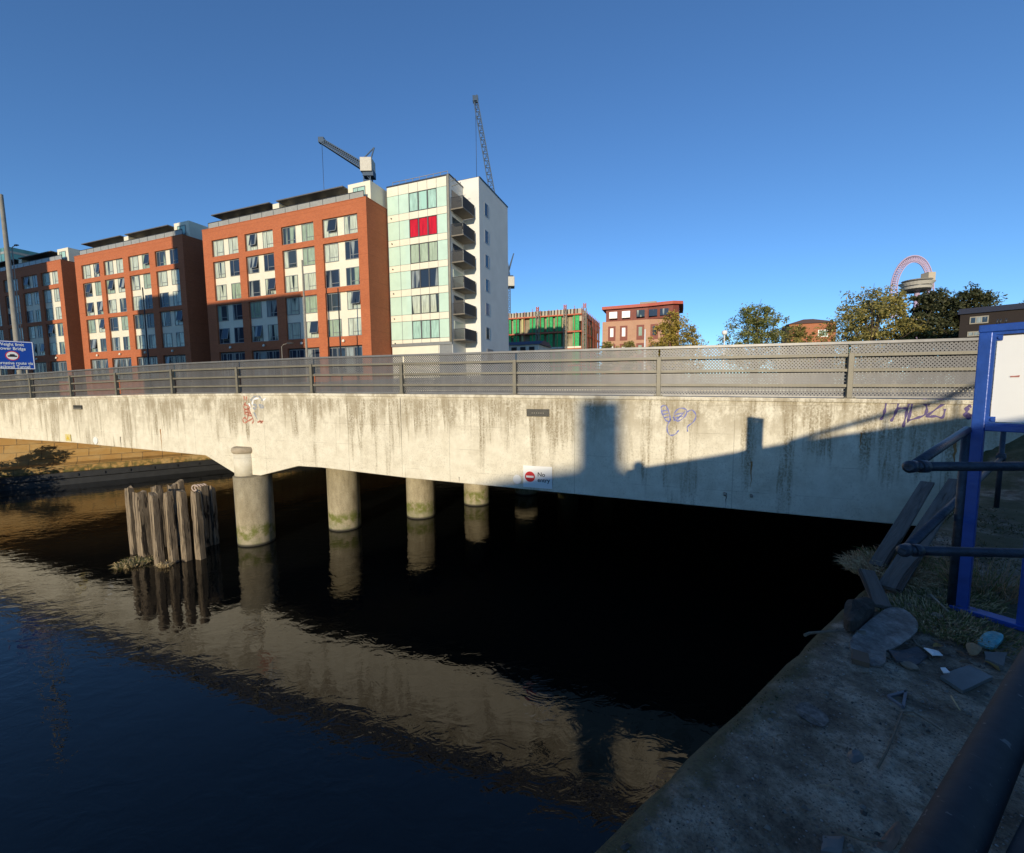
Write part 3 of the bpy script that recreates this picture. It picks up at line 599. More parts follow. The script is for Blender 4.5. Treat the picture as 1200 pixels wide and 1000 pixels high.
# ------------------------------------------------------------ white tower
def white_tower():
    TW = 31.0; A = -18.66; L = -26.45
    rr = frame_thing('white_apartment_tower', 'white apartment tower with mint glass front, red curtains and side balconies', 'building', A, TW, Z0)
    X = lambda s_: s_-A; Z = lambda z: z-Z0; top_ = 27.1
    mb = MB(); mb.box(X(L), 0, .1, 3.2, -1, Z(top_)); mb.box(X(L)+.02, 1.9, 3.2, 11.8, -1, Z(27.95)); mb.build('wall', MAT['greyrender'], rr)
    mb = MB(); mb.box(X(L)+.02, 1.9, 3.0, 3.199, -1, Z(27.95)) if False else None
    mb = MB(); mb.box(X(L)-.05, .05, .02, 3.4, Z(top_), Z(top_)+.12); mb.box(X(L)-.03, 1.95, 3.4, 11.85, Z(27.95), Z(27.95)+.14); mb.build('roof_edge', MAT['darkmetal'], rr)
    mb = MB(); mb.tube([(X(L)+.6, .3, Z(top_)+.55), (-.3, .3, Z(top_)+.55)], .03, 6)
    for k in range(9): xx = X(L)+.6+(-.9-X(L))*k/8; mb.tube([(xx, .3, Z(top_)+.1), (xx, .3, Z(top_)+.55)], .025, 6)
    mb.build('roof_rail', MAT['galv'], rr)
    cols = [-26.42, -24.93, -23.62, -22.45, -21.3, -20.16, -18.96]
    rows = [(24.09, 26.04), (21.39, 23.3), (18.65, 20.65), (15.99, 17.91), (13.23, 15.2), (10.51, 12.47)]
    # cream cladding grid
    bands = [(26.05, 27.0)] + [(rows[i+1][1]+.02, rows[i][0]-.02) for i in range(5)] + [(10.05, 10.49)]
    for z0, z1 in bands:
        mb = MB(); mb.box(X(cols[0])+.02, X(cols[-1])-.02, -.02, .06, Z(z0)+.02, Z(z1)-.02); mb.build('cladding_band', MAT['cream'], rr)
    mb = MB()
    for c in cols: mb.box(X(c)-.018, X(c)+.018, -.04, .1, Z(10.05), Z(27.0))
    mb.build('mullion', MAT['wframe'], rr)
    for ri, (z0, z1) in enumerate(rows):
        for i in (0, 1, 5):
            m_ = MB(); m_.box(X(cols[i])+.02, X(cols[i+1])-.02, -.01, .07, Z(z0), Z(z1)); m_.build('mint_panel', MAT['mint'], rr)
        pm = ['pmint', 'pred', 'pgreen', 'p3', 'p1', 'pmint'][ri]
        for i in (2, 3, 4):
            f = MB(); w_ = cols[i+1]-cols[i]-.06; h_ = z1-z0; t = .05
            f.box(0, w_, 0, .08, 0, t); f.box(0, w_, 0, .08, h_-t, h_); f.box(0, t, 0, .08, t, h_-t); f.box(w_-t, w_, 0, .08, t, h_-t)
            o = f.build('window', MAT['darkmetal'], rr, (X(cols[i])+.03, -.03, Z(z0)))
            p = MB(); p.box(t, w_-t, .045, .07, t, h_-t); p.build('pane', MAT[pm if not (ri == 0 and i > 2) else 'pmint'], o)
        m_ = MB(); m_.tube([(X(cols[0])+.5, -.03, Z(z0)-.38), (X(cols[0])+.5, -.12, Z(z0)-.38)], .07, 10); m_.build('vent', MAT['darkmetal'], rr)
    m_ = MB(); m_.tube([(X(cols[4]) - .6, -.08, Z(21.6)), (X(cols[4])-.6, -.08, Z(22.2))], [.03, .03], 6)
    for k in range(40): a = rnd.uniform(0, 6.28); h = rnd.uniform(-.25, .35); m_.bar((X(cols[3])+.6, -.075, Z(22.1)), (X(cols[3])+.6+.4*math.cos(a), -.08, Z(22.2)+h), .03)
    m_ = None
    mb = MB(); mb.tube([(-.12, -.02, Z(10.0)), (-.12, -.02, Z(27.1))], .13, 14); mb.build('corner_tube', MAT['galv'], rr)
    mb = MB(); mb.box(X(L)+.1, -1.7, .0, .1, 0, Z(9.7)); mb.build('ground_floor_wall', MAT['cream'], rr)
    mb = MB(); mb.box(-1.6, -.05, .06, .1, 0, Z(9.75)); mb.box(X(L), 0, -.08, .1, Z(9.75), Z(10.03)); mb.build('ground_floor_trim', MAT['wframe'], rr)
    # second mass lit front face is part of wall; balconies in the notch
    for i in range(6):
        zf = [23.75, 21.05, 18.35, 15.65, 12.95, 10.25][i]
        b_ = MB(); b_.box(.05, 1.5, .15, 2.95, Z(zf)-.13, Z(zf)); bo = b_.build('balcony', plain('balcony_slab%s' % '', (.16, .14, .11), .7) if i == 0 else bpy.data.materials['balcony_slab'], rr)
        g = MB(); zt = Z(zf)+1.1
        g.bar((.05, .18, zt), (1.47, .18, zt), .05); g.bar((1.47, .18, zt), (1.47, 2.95, zt), .05)
        n = 13
        for k in range(n+1): g.bar((.08+1.37*k/n, .18, Z(zf)), (.08+1.37*k/n, .18, zt), .032)
        for k in range(27): g.bar((1.47, .2+2.7*k/26, Z(zf)), (1.47, .2+2.7*k/26, zt), .036)
        g.build('balcony_rail', MAT['black'], bo)
        d_ = MB(); d_.box(0.0, .045, .5, 2.7, Z(zf)+.02, Z(zf)+2.05); d_.build('balcony_door', MAT['p1' if i % 2 else 'p3'], rr)
        if i in (1, 3):
            c_ = MB(); 
            for k in range(26): a = rnd.uniform(0, 6.28); c_.bar((1.2, 1.2+.9*(i == 3), Z(zf)+.1), (1.2+.3*math.cos(a), 1.2+.5*math.sin(a), Z(zf)+rnd.uniform(.5, 1.25)), .05)
            c_.build('potted_plant', MAT['leafdark'], bo) if 'leafdark' in MAT else c_.build('folded_chair', MAT['darkmetal'], bo)
    # satellite dishes on the roof corner
    for k, (xx, zz) in enumerate(((.5, 26.4), (1.1, 25.9))):
        m_ = MB(); m_.tube([(.0, .6, Z(zz)+.3), (xx, .5, Z(zz)+.4), (xx, .3, Z(zz)+.4)], .03, 6); m_.build('aerial', MAT['galv'], rr)
    # side windows
    for i, z in enumerate((24.55, 21.6, 18.9, 16.2, 13.5, 10.75)):
        f = MB(); f.box(-.02, .03, 0, 1.0, 0, .07); f.box(-.02, .03, 0, 1.0, 1.33, 1.4); f.box(-.02, .03, 0, .07, .07, 1.33); f.box(-.02, .03, .93, 1.0, .07, 1.33)
        o = f.build('side_window', MAT['wframe'], rr, (1.905, 4.6, Z(z)-.1)); p = MB(); p.box(-.01, .01, .07, .93, .07, 1.33); p.build('pane', MAT['p3'], o)
    f = MB(); f.box(0, .06, 0, 1.7, 0, 1.7); f.build('shutter_door', MAT['wframe'], rr, (1.905, 4.8, Z(7.9)))
white_tower()

# ------------------------------------------------------------ left tower far behind
p = pl(0, 290, 60)
r = frame_thing('glass_tower', 'green glass tower just inside the left edge behind the lamp post', 'building', -185, 75, Z0)
mb = MB(); s1, z1 = pl(9, 289, 75); s1 -= -185; mb.box(s1-26, s1, 0, 20, 0, z1-Z0); mb.build('wall', plain('teal_glass', (.08, .22, .22), .15, 0, .3, .15), r)
for k in range(14):
    mb = MB(); mb.box(s1-26.1, s1+.1, -.1, 20.1, z1-Z0-2.2-k*4.2, z1-Z0-1.4-k*4.2); mb.build('floor_band', MAT['glass'], r)
for k in range(10):
    mb = MB(); mb.box(s1-2.55*k-.15, s1-2.55*k+.0, -.2, -.1, 1, z1-Z0-.3); mb.build('fin', MAT['wframe'], r)

# ------------------------------------------------------------ cranes
def lattice(mb, a, b, w0, w1, n, r_=.12):
    a, b = Vector(a), Vector(b); d = (b-a).normalized(); u = d.cross(Vector((0, 0, 1))); u = u.normalized() if u.length > .1 else Vector((1, 0, 0)); v = u.cross(d)
    def cor(i): f = i/n; c = a.lerp(b, f); w_ = (w0+(w1-w0)*f)/2; return [c+u*w_+v*w_, c-u*w_+v*w_, c-u*w_-v*w_, c+u*w_-v*w_]
    for i in range(n):
        p0, p1 = cor(i), cor(i+1)
        for k in range(4):
            mb.bar(p0[k], p1[k], r_*1.3); mb.bar(p0[k], p1[(k+1) % 4], r_*.8); mb.bar(p0[k], p0[(k+1) % 4], r_*.8)
def crane(label, Yd, mast_px, jib0, jib1, box_px, topj=None):
    base = aty(mast_px, 420, Yd); r = thing('tower_crane', label, 'crane', (base.x, base.y, 4.4), 0, 'tower cranes'); O = Vector(r.location)
    g = lambda u, v: aty(u, v, Yd)-O
    j0, j1 = g(*jib0), g(*jib1); k = Yd/150
    mb = MB(); lattice(mb, (j0.x, 0, 0), (j0.x, 0, j0.z-1*k), 2.2*k, 2.2*k, 26, .22*k); mb.build('mast', MAT['cranemetal'], r)
    mb = MB(); lattice(mb, j0, j1, 2.0*k, 1.3*k, 26, .2*k); mb.build('jib', MAT['cranemetal'], r)
    b = [g(*q) for q in box_px]; mb = MB(); mb.box(b[0].x, b[1].x, -2.2*k, 2.2*k, b[1].z, b[0].z); mb.build('counterweight', MAT['craneweight'], r, bevel=.15*k)
    mb = MB(); mb.box(j0.x-1.3*k, j0.x+2.2*k, -1.6*k, 1.6*k, j0.z-2.6*k, j0.z-.6*k); mb.build('slewing_platform', MAT['cranemetal'], r)
    ap = (j0 + Vector((2.4*k, 0, 7*k))); mb = MB(); mb.bar(j0, ap, .35*k); mb.bar(Vector((b[0].x, 0, b[0].z)), ap, .3*k); mb.build('a_frame', MAT['cranemetal'], r)
    mb = MB(); e = j1.lerp(j0, .02); mb.tube([e, (e.x, 0, e.z-26*k)], .07*k, 4); mb.build('hoist_cable', MAT['darkmetal'], r)
    mb = MB(); mb.box(e.x-.9*k, e.x+.9*k, -.8*k, .8*k, e.z-.6*k, e.z+1*k); mb.build('jib_head', MAT['cranemetal'], r)
    return r
crane('blue lattice crane rising behind the right brick block, its boom pointing down left', 105, 420, (431, 199), (376, 165), [(424, 188), (438, 204)])
crane('blue lattice crane behind the white tower with its boom raised almost upright', 150, 593, (594, 322), (556.5, 113), [(594.5, 326), (603, 337)])

# ------------------------------------------------------------ scaffolded building and modern brick building
def scaffold_building():
    TS = 92; (s0, z0), (s1, z1) = pl(596, 371, TS), pl(678, 357, TS); zt = (z0+z1)/2; s0 -= 25; s1 += .6
    r = frame_thing('scaffolded_building', 'unfinished block wrapped in green netting and orange scaffold floors', 'building', s1, TS, Z0); X = lambda s_: s_-s1; H = zt-Z0
    dep = 26; conc = plain('raw_concrete', (.42, .39, .31), .85, 0, .12, .5); net = plain('green_netting', (.03, .36, .11), .7, 0, .3, 2); slab = plain('orange_scaffold_boards', (.50, .14, .07), .8, 0, .25, 3); ylw = plain('olive_panel', (.45, .42, .18), .8)
    mb = MB(); mb.box(X(s0), -.5, .8, dep, 0, H-1.0); mb.build('wall', plain('inner_block_wall', (.30, .25, .16), .9, 0, .3, .6), r)  # plain tan wall behind the netting
    mb = MB(); mb.box(X(s0), 0, .3, dep+.3, H-1.3, H-.05); mb.box(-.6, .1, .3, dep+.3, H-3.0, H-1.3); mb.build('roof_slab', conc, r)
    fl = (H+.6)/5.0; zf = [H-1.5-i*fl for i in range(5)]
    for i, z in enumerate(zf):
        m_ = MB(); m_.box(X(s0), .25, -.6, .8, z-.12, z+.16); m_.box(-.55, .25, .8, dep, z-.12, z+.16); m_.build('scaffold_floor', slab, r)
        if i == 2: m_ = MB(); m_.box(X(s0), .2, -.7, -.62, z+.1, z+.5); m_.build('edge_board', MAT['cream'], r)
    W = s1-s0; n = int(W/2.1); cnt = 0
    for j in range(n):
        x = X(s0)+j*W/n; pat = j % 5
        for i in range(4):
            zb = zf[i+1]+.25; zh = zf[i]-.25
            m_ = MB(); m_.box(x+.25, x+.25+(1.5 if pat != 3 else .5), -.1, .05, zb+.1, zh); m_.build('netting', net if pat not in (3,) else ylw, r); cnt += 1
            if cnt >= 90: break
        if cnt >= 90: break
    for j in range(9):
        for i in range(4):
            zb = zf[i+1]+.25; zh = zf[i]-.25; y = .9+j*dep/9
            m_ = MB(); m_.box(.05, .12, y, y+1.3, zb, zh); m_.build('side_netting', net if (j+i) % 3 else conc, r)
    mb = MB()
    k = 0
    while X(s0)+k*2.1 < .2: x = X(s0)+k*2.1; mb.tube([(x, -.65, 0), (x, -.65, H+(0 if k % 5 else .5))], .07, 5); k += 1
    for k in range(12): mb.tube([(.32, -.5+k*dep/11.5, 0), (.32, -.5+k*dep/11.5, H+.2)], .07, 5)
    mb.build('scaffold_pole', slab, r)
    lo = random.Random(5); mb = MB(); x = X(s0)
    while x < -.4: mb.bar((x, .28, H-1.25), (x+.1, .0, H-.12), .25, .1); x += .8
    mb.build('parapet_prop', MAT['darkmetal'], r)
    for u in (529/7.5+560, 770/7.5+560, 965/7.5+560):
        s_, _ = pl(u, 380, TS-1.2); mb = MB(); lattice(mb, (X(min(s_, s1+1.2)), -1.6, 0), (X(min(s_, s1+1.2)), -1.6, H-.3), .7, .7, 16, .07); mb.build('hoist_mast', MAT['galv'], r)
        mb = MB(); lattice(mb, (X(min(s_, s1+1.2)), -1.6, H-.3), (X(min(s_, s1+1.2)), -1.6, H+.7), .5, .5, 2, .08); mb.build('hoist_head', slab, r)
scaffold_building()
def roof_low():
    TS = 70; (s0, z0), (s1, z1) = pl(588, 410, TS), pl(631, 409, TS); r = frame_thing('low_white_building', 'low white building with dark blue roof between the tower and the scaffolded block', 'building', s1, TS, Z0); zt = pl(610, 404.5, TS)[1]-Z0
    w_ = s1-s0+6; mb = MB(); mb.box(-w_, 0, 0, 8, 0, zt); mb.build('wall', MAT['whitewall'], r)
    mb = MB(); zr = pl(610, 399.3, TS)[1]-Z0; mb.prism([(-.3, zt), (8.3, zt), (6, zr), (2, zr)], -w_-.3, .4, 'x'); mb.build('roof', plain('slate_blue_roof', (.035, .05, .09), .6), r)
    for k in range(6): m_ = MB(); m_.box(-1.9-k*1.85, -.8-k*1.85, -.05, .02, zt-1.6, zt-.4); m_.build('window', MAT['darkmetal'], r)
roof_low()
def modern_building():
    TS = 100; (s0, _), (s1, _) = pl(706, 380, TS), pl(796, 380, TS); r = frame_thing('modern_brick_building', 'pale brick building with rust red curved top storey behind the yellow tree', 'building', (s0+s1)/2, TS, Z0)
    W = s1-s0; H = pl(750, 357, TS)[1]-Z0; hb = pl(750, 375, TS)[1]-Z0; bkp = make_brick('pale_brick', (.50, .27, .16), (.44, .22, .13), (.45, .33, .25)); rust_ = plain('rust_cladding', (.17, .035, .02), .6, .1, .2)
    mb = MB(); mb.box(-W/2, W/2, 0, 14, 0, hb); mb.build('wall', bkp, r)
    arc = lambda f, d: (-W/2 + W*f, d - 2.2*math.sin(math.pi*min(1, max(0, (f-.35)/.65)))*0)
    def ring(ex, z0, z1, name, mat):
        P_ = [(-W/2+.8-ex, .4-ex), (W*.1, .1-ex), (W*.30, -.6-ex), (W*.42, -.9-ex), (W*.49+ex, -.2-ex*.5), (W*.5+ex, 6), (W*.5+ex, 13), (-W/2+.8-ex, 13)]
        m_ = MB(); m_.prism(P_, z0, z1, 'z'); return m_.build(name, mat, r)
    ring(0, hb, H-.7, 'top_storey', rust_); ring(.9, H-.7, H, 'roof', plain('red_roof_edge', (.40, .08, .045), .6, 0, .15))
    mb = MB(); mb.box(-W*.02, W*.2, 4, 9, H, H+1.3); mb.build('roof_plant', MAT['galv'], r)
    for k, (f, m_) in enumerate(((.10, 'white'), (.27, 'white'), (.46, 'p1'), (.62, 'p3'), (.76, 'p3'))):
        mb = MB(); a = -W/2+W*f; mb.box(a, a+W*.105, -1.0, .6, hb+.6, H-1.5); mb.build('window', MAT[m_], r)
    for row_ in range(3):
        for k, f in enumerate((.08, .24, .46, .64, .80)):
            z0_ = hb-1.4-2.9-row_*4.4
            if z0_ < .3: continue
            a = -W/2+W*f; mb = MB(); mb.box(a, a+W*.10, -.06, .1, z0_-.5, z0_+3.1); o = mb.build('window_surround', rust_, r); mb = MB(); mb.box(a+.5, a+W*.10-.5, -.1, -.07, z0_+.5, z0_+2.6); mb.build('window', MAT['white' if k < 2 else 'p2'], o)
modern_building()

# ------------------------------------------------------------ trees
MAT['leafdark'] = make_leaf('leaf_dark', (.035, .045, .016), (.065, .075, .028), (.12, .115, .045))
MAT['leafgreen'] = make_leaf('leaf_green', (.12, .14, .03), (.20, .215, .05), (.33, .31, .10))
MAT['leafyellow'] = make_leaf('leaf_yellow', (.22, .18, .03), (.42, .31, .05), (.58, .42, .09))
MAT['leafolive'] = make_leaf('leaf_olive', (.15, .15, .04), (.30, .255, .065), (.46, .36, .10))
MAT['leafbrown'] = make_leaf('leaf_brown', (.09, .08, .03), (.17, .14, .06), (.30, .23, .11))
def tree(name, label, base, H, RW, mat, seed, n=5200, leaf=.34, lobes=11, low=.18, sparse=0, group='trees beyond the bridge', cat='tree', trunk=True, shape=1.0):
    R_ = random.Random(seed); r = thing(name, label, cat, base, 0, group)
    L_ = []
    for i in range(lobes):
        f = i/(lobes-1); zz = H*(low + (1-low-.12)*f) ; ang = i*2.4+R_.uniform(-.5, .5); prof = math.sin(math.pi*min(1, .22+.72*f*shape))
        rad = RW*prof*R_.uniform(.35, .75); L_.append((Vector((rad*math.cos(ang), rad*math.sin(ang), zz)), RW*R_.uniform(.28, .5)))
    L_.append((Vector((R_.uniform(-.1, .1)*RW, 0, H*.86)), RW*.36)); L_.append((Vector((0, 0, H*.5)), RW*.55))
    vs = []; fs = []
    cl = []
    for c, rd in L_:
        for k in range(16): 
            d = Vector((R_.gauss(0, 1), R_.gauss(0, 1), R_.gauss(0, .8))).normalized(); cl.append((c + d*rd*R_.uniform(.6, 1.08), rd*R_.uniform(.14, .34)))
    for i in range(n):
        c, rd = cl[i % len(cl)]; d = Vector((R_.gauss(0, 1), R_.gauss(0, 1), R_.gauss(0, .8))); p_ = c + d*rd*.62
        if p_.z < H*.04: p_.z = H*.04+R_.random()*.3
        a = Vector((R_.gauss(0, 1), R_.gauss(0, 1), R_.gauss(0, .7))).normalized(); b = a.cross(Vector((R_.gauss(0, 1), R_.gauss(0, 1), R_.gauss(0, 1)))).normalized(); l = leaf*R_.uniform(.6, 1.3)
        o = len(vs); vs += [p_-a*l*.5, p_+b*l*.28, p_+a*l*.5, p_-b*l*.28]; fs.append((o, o+1, o+2, o+3))
    me = bpy.data.meshes.new('crown'); me.from_pydata([tuple(v) for v in vs], [], fs); me.materials.append(mat); link('crown', me, r)
    mb = MB(); tr = H*.022+.04
    mb.tube([(0, 0, -.4), (.05, .03, H*.25), (0, .1, H*.6), (0, 0, H*.88)], [tr*1.3, tr, tr*.6, tr*.15], 8)
    for c, rd in L_[:-1]:
        st_ = Vector((0, .03, max(.1, c.z*.55))); mb.tube([st_, st_.lerp(c, .55)+Vector((0, 0, -rd*.1)), c, c+Vector((R_.uniform(-1, 1), R_.uniform(-1, 1), 1.3)).normalized()*rd], [tr*.45, tr*.3, tr*.16, tr*.05], 6, caps=False)
    mb.build('trunk', MAT['bark'], r); return r
def px_tree(name, label, u, vtop, ul, ur, Y, mat, seed, **k):
    b = aty(u, 430, Y); H = aty(u, vtop, Y).z-4.4; RW = (aty(ur, 400, Y).x-aty(ul, 400, Y).x)/2*1.12
    return tree(name, label, (b.x, b.y, 4.4), H, RW, mat, seed, **k)
px_tree('round_tree', 'round green tree left of the small orange brick house', 886, 357, 850, 925, 110, MAT['leafgreen'], 11, n=15000, leaf=.5, lobes=15, low=.25)
px_tree('small_tree', 'small olive tree in front of the orange brick house', 932, 379, 913, 958, 90, MAT['leafolive'], 12, n=6000, leaf=.42, low=.2)
px_tree('broad_tree', 'broad yellow green tree right of the small orange brick house', 1020, 343, 966, 1076, 88, MAT['leafolive'], 13, n=22000, leaf=.48, lobes=20, low=.2)
px_tree('dark_tree', 'dark green tree below the lattice loop tower', 1088, 337, 1045, 1126, 84, MAT['leafdark'], 14, n=18000, leaf=.5, lobes=18, low=.2)
px_tree('dark_tree', 'dark green tree right of the lattice loop tower beside the shaded brick house', 1130, 336, 1090, 1166, 80, MAT['leafdark'], 15, n=16000, leaf=.5, lobes=16, low=.2)
px_tree('yellow_tree', 'yellow autumn tree in front of the pale brick building', 787, 369, 750, 818, 78, MAT['leafyellow'], 16, n=12000, leaf=.36, lobes=13, low=.15)
px_tree('thin_tree', 'thin half bare tree right of the yellow autumn tree', 812, 383, 797, 836, 80, MAT['leafolive'], 17, n=2200, leaf=.3, lobes=10)
px_tree('dark_tree', 'dark tree at the right edge above the blue notice frame', 1196, 350, 1178, 1240, 70, MAT['leafdark'], 18, n=9000, leaf=.42, low=.2)
for i, (u, v, hw, lb) in enumerate(((712, 399, 14, 'low olive bush left of the yellow autumn tree, under the pale brick building'), (738, 399, 16, 'low olive bush under the white lamp pole by the pale brick building'), (1165, 392, 22, 'low dark bush just left of the blue notice frame, beyond the railing'))):
    px_tree('bush', lb, u, v, u-hw, u+hw, 72, MAT['leafolive'] if i < 2 else MAT['leafdark'], 30+i, n=4200, leaf=.32, lobes=7, low=.3, group='bushes beyond the bridge', cat='bush')
# bush hanging over the water on the far bank at the left
b = aty(-30, 560, 20.0)
tree('riverside_bush', 'leafy bush with drooping branches on the far bank at the left edge', (b.x-1.7, b.y, -.05), 2.5, 1.5, MAT['leafbrown'], 41, n=6500, leaf=.12, lobes=12, low=.0, group='riverside growth', cat='bush')

# ------------------------------------------------------------ houses right
def small_house():
    Y = 125; b = aty(950, 420, Y); r = thing('brick_house', 'small orange brick house with hipped roof between the round trees', 'house', (b.x, b.y, 4.4), -.35); g = lambda v: aty(950, v, Y).z-4.4
    w_ = (aty(971, 400, Y).x-aty(925, 400, Y).x)/2*1.02; ob = make_brick('house_brick', (.42, .14, .06), (.38, .12, .05), (.35, .2, .12))
    mb = MB(); mb.box(-w_, w_, 0, 9, 0, g(379)); mb.build('wall', ob, r)
    e = .5; z0 = g(379); z1 = g(371.5); mb = MB(); mb.add([(-w_-e, -e, z0), (w_+e, -e, z0), (w_+e, 9+e, z0), (-w_-e, 9+e, z0), (-1.2, 4.5, z1), (1.2, 4.5, z1)], [(0,1,5,4),(1,2,5),(2,3,4,5),(3,0,4),(0,3,2,1)]); mb.build('roof', plain('roof_tile', (.16, .09, .06), .9, 0, .2), r)
    for x in (w_*.25,): mb = MB(); mb.box(x, x+w_*.42, -.06, .02, z0-4.0, z0-2.0); o = mb.build('window', MAT['white'], r); mb = MB(); mb.box(x+.2, x+w_*.42-.2, -.08, -.065, z0-3.8, z0-2.2); mb.build('pane', MAT['p2'], o)
small_house()
def dark_house():
    Y = 62; b = aty(1175, 420, Y); r = thing('shaded_brick_house', 'dark brick house in shade at the right with a white arched window', 'house', (b.x, b.y, 4.4), -.82); g = lambda v: aty(1175, v, Y).z-4.4
    ob = make_brick('painted_shade_brick', (.022, .014, .012), (.018, .011, .009), (.024, .02, .017)); W = (aty(1235, 400, Y).x-aty(1153, 400, Y).x)  # brick colour lowered to put the shade into it
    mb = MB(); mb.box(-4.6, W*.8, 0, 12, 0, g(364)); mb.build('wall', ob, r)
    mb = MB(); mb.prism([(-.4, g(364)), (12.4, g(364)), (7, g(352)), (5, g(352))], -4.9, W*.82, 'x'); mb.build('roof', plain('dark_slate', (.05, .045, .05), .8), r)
    for u, v0, v1 in ((1163, 368, 377), (1162, 386, 392), (1193, 383, 391)):
        x0 = (u-1163)*.12-3.6; x1 = x0+1.9; m_ = MB(); m_.box(x0, x1, -.1, .05, g(v1), g(v0)); o = m_.build('window', MAT['galv'], r)
        for k in range(3): q_ = MB(); q_.box(x0+.15+(x1-x0-.2)*k/3, x0+(x1-x0-.1)*(k+1)/3-.02, -.13, -.105, g(v1)+.15, g(v0)-.15); q_.build('pane', MAT['p3'], o)
dark_house()
# ------------------------------------------------------------ observation tower (generic lattice loop and deck)
def loop_tower():
    Y = 420; b = aty(1070, 430, Y); r = thing('observation_tower', 'tall pinkish lattice loop with a round viewing deck beyond the dark trees', 'tower', (b.x, b.y, 4.4)); O = Vector(r.location)
    pk = plain('hazed_pink_steel', (.46, .36, .50), .8, 0, .1); pts_ = [(1049, 372), (1047.5, 340), (1050, 325), (1056, 313), (1064, 305.5), (1073, 303.5), (1081, 307), (1086.5, 315), (1089.5, 326), (1090.5, 338), (1089, 372)]  # pink paled to put distance haze into the colour
    P_ = [aty(u, v, Y)-O for u, v in pts_]; n = 48; S = []
    for i in range(n+1):
        f = i/n*(len(P_)-1); k = min(int(f), len(P_)-2); t = f-k; a, b_, c, d = P_[max(k-1, 0)], P_[k], P_[k+1], P_[min(k+2, len(P_)-1)]
        S.append(.5*((2*b_)+(c-a)*t+(2*a-5*b_+4*c-d)*t*t+(3*b_-a-3*c+d)*t**3))
    mb = MB(); wd = 3.0; rows_ = []
    for i in range(n+1):
        d = (S[min(i+1, n)]-S[max(i-1, 0)]).normalized(); nrm = Vector((-d.z, 0, d.x)); y = Vector((0, 1, 0)); rows_.append([S[i]+nrm*wd, S[i]-nrm*wd, S[i]+y*wd])
    for i in range(n):
        for k in range(3):
            mb.bar(rows_[i][k], rows_[i+1][k], .75); mb.bar(rows_[i][k], rows_[i+1][(k+1) % 3], .5); mb.bar(rows_[i][k], rows_[i][(k+1) % 3], .5)
    mb.build('lattice_loop', pk, r)
    g = lambda u, v: aty(u, v, Y)-O; c = g(1074, 335); mb = MB()
    for v0, v1, r_ in ((341, 337, 12), (335.5, 332, 13.5), (330.5, 329, 11.5)):
        z0, z1 = g(1076, v0).z, g(1076, v1).z; mb.tube([(c.x, 0, z0), (c.x, 0, z1)], [r_*.8, r_], 28, smooth=False)
    mb.build('viewing_deck', plain('deck_white', (.55, .52, .47), .6), r)
    mb = MB(); mb.tube([(c.x, 0, g(1076, 342).z), (c.x, 0, g(1076, 330).z)], 10.5, 24); mb.build('deck_glazing', MAT['darkmetal'], r)
    mb = MB(); mb.tube([(c.x+3, 0, 0), (c.x+1, 0, g(1076, 341).z)], [3, 2.2], 12); mb.build('lift_shaft', pk, r)
    mb = MB(); q0, q1 = g(1083, 331), g(1092, 320); mb.box(q0.x, q1.x, -4, 4, q0.z, q1.z); mb.build('stair_cage', plain('buff_cage', (.45, .38, .28), .7), r)
loop_tower()

# ------------------------------------------------------------ street lamps, poles, road sign
def pole(name, label, u_top, v_top, u_base, t, rad, mat, arm=None, cat='street lamp', head=True, group=None, z_base=4.6, ball=False):
    s_, z_ = pl(u_top, v_top, t); r = frame_thing(name, label, cat, s_, t, z_base, group); H = z_-z_base
    mb = MB(); mb.tube([(0, 0, 0), (0, 0, 1.2), (0, 0, 1.25), (0, 0, H)], [rad*1.5, rad*1.5, rad, rad*.6], 12); mb.build('pole', mat, r)
    if arm is not None:
        mb = MB(); mb.tube([(0, 0, H-.05), (arm*.3, 0, H+.18), (arm, 0, H+.25)], rad*.5, 8); mb.build('arm', mat, r)
        if head: mb = MB(); mb.prism([(arm-.05, H+.2), (arm+.75*(1 if arm > 0 else -1), H+.2), (arm+.6*(1 if arm > 0 else -1), H+.34), (arm, H+.36)], -.13, .13); mb.build('lamp_head', MAT['darkmetal'], r)
    if ball: mb = MB(); mb.tube([(0, 0, H), (0, 0, H+.15), (0, 0, H+.45), (0, 0, H+.55)], [.1, .3, .3, .15], 12); mb.build('lamp_head', MAT['white'], r)
    return r, H
# big pole at the left edge with the road sign
r, H = pole('street_lamp', 'tall grey street lamp standing behind the blue road sign at the left edge', 1, 228, 28, 1.0, .125, MAT['galv'])
# its shaft leans with the real one slightly; lamp seen beyond it
r, H = pole('street_lamp', 'distant street lamp whose flat head shows right of the tall grey pole', 14, 291, 14, 24.5, .10, MAT['galv'], arm=1.0)
pole('street_lamp', 'pale grey lamp post in front of the third window bay of the right brick block', 354, 305, 358, 24.2, .13, MAT['galv'], group='poles in front of the flats')
pole('street_lamp', 'thin black pole in front of the fourth window bay of the right brick block', 396, 338, 398, 24.8, .09, MAT['darkmetal'], group='poles in front of the flats')
pole('street_lamp', 'black pole in front of the third window bay of the middle brick block', 167, 337, 175, 24.4, .10, MAT['darkmetal'], group='poles in front of the flats')
pole('aerial_mast', 'short mast with small cameras above the railing between two lamp posts', 330, 406, 330, 23.8, .05, MAT['galv'], arm=.9, cat='mast')
pole('street_lamp', 'white lamp pole above the bushes by the pale brick building', 756, 386, 756, 45, .12, MAT['white'], group='white poles beyond the bridge')
pole('street_lamp', 'white lamp pole with round head left of the round green tree', 849, 393, 849, 45, .10, MAT['white'], ball=True, group='white poles beyond the bridge')
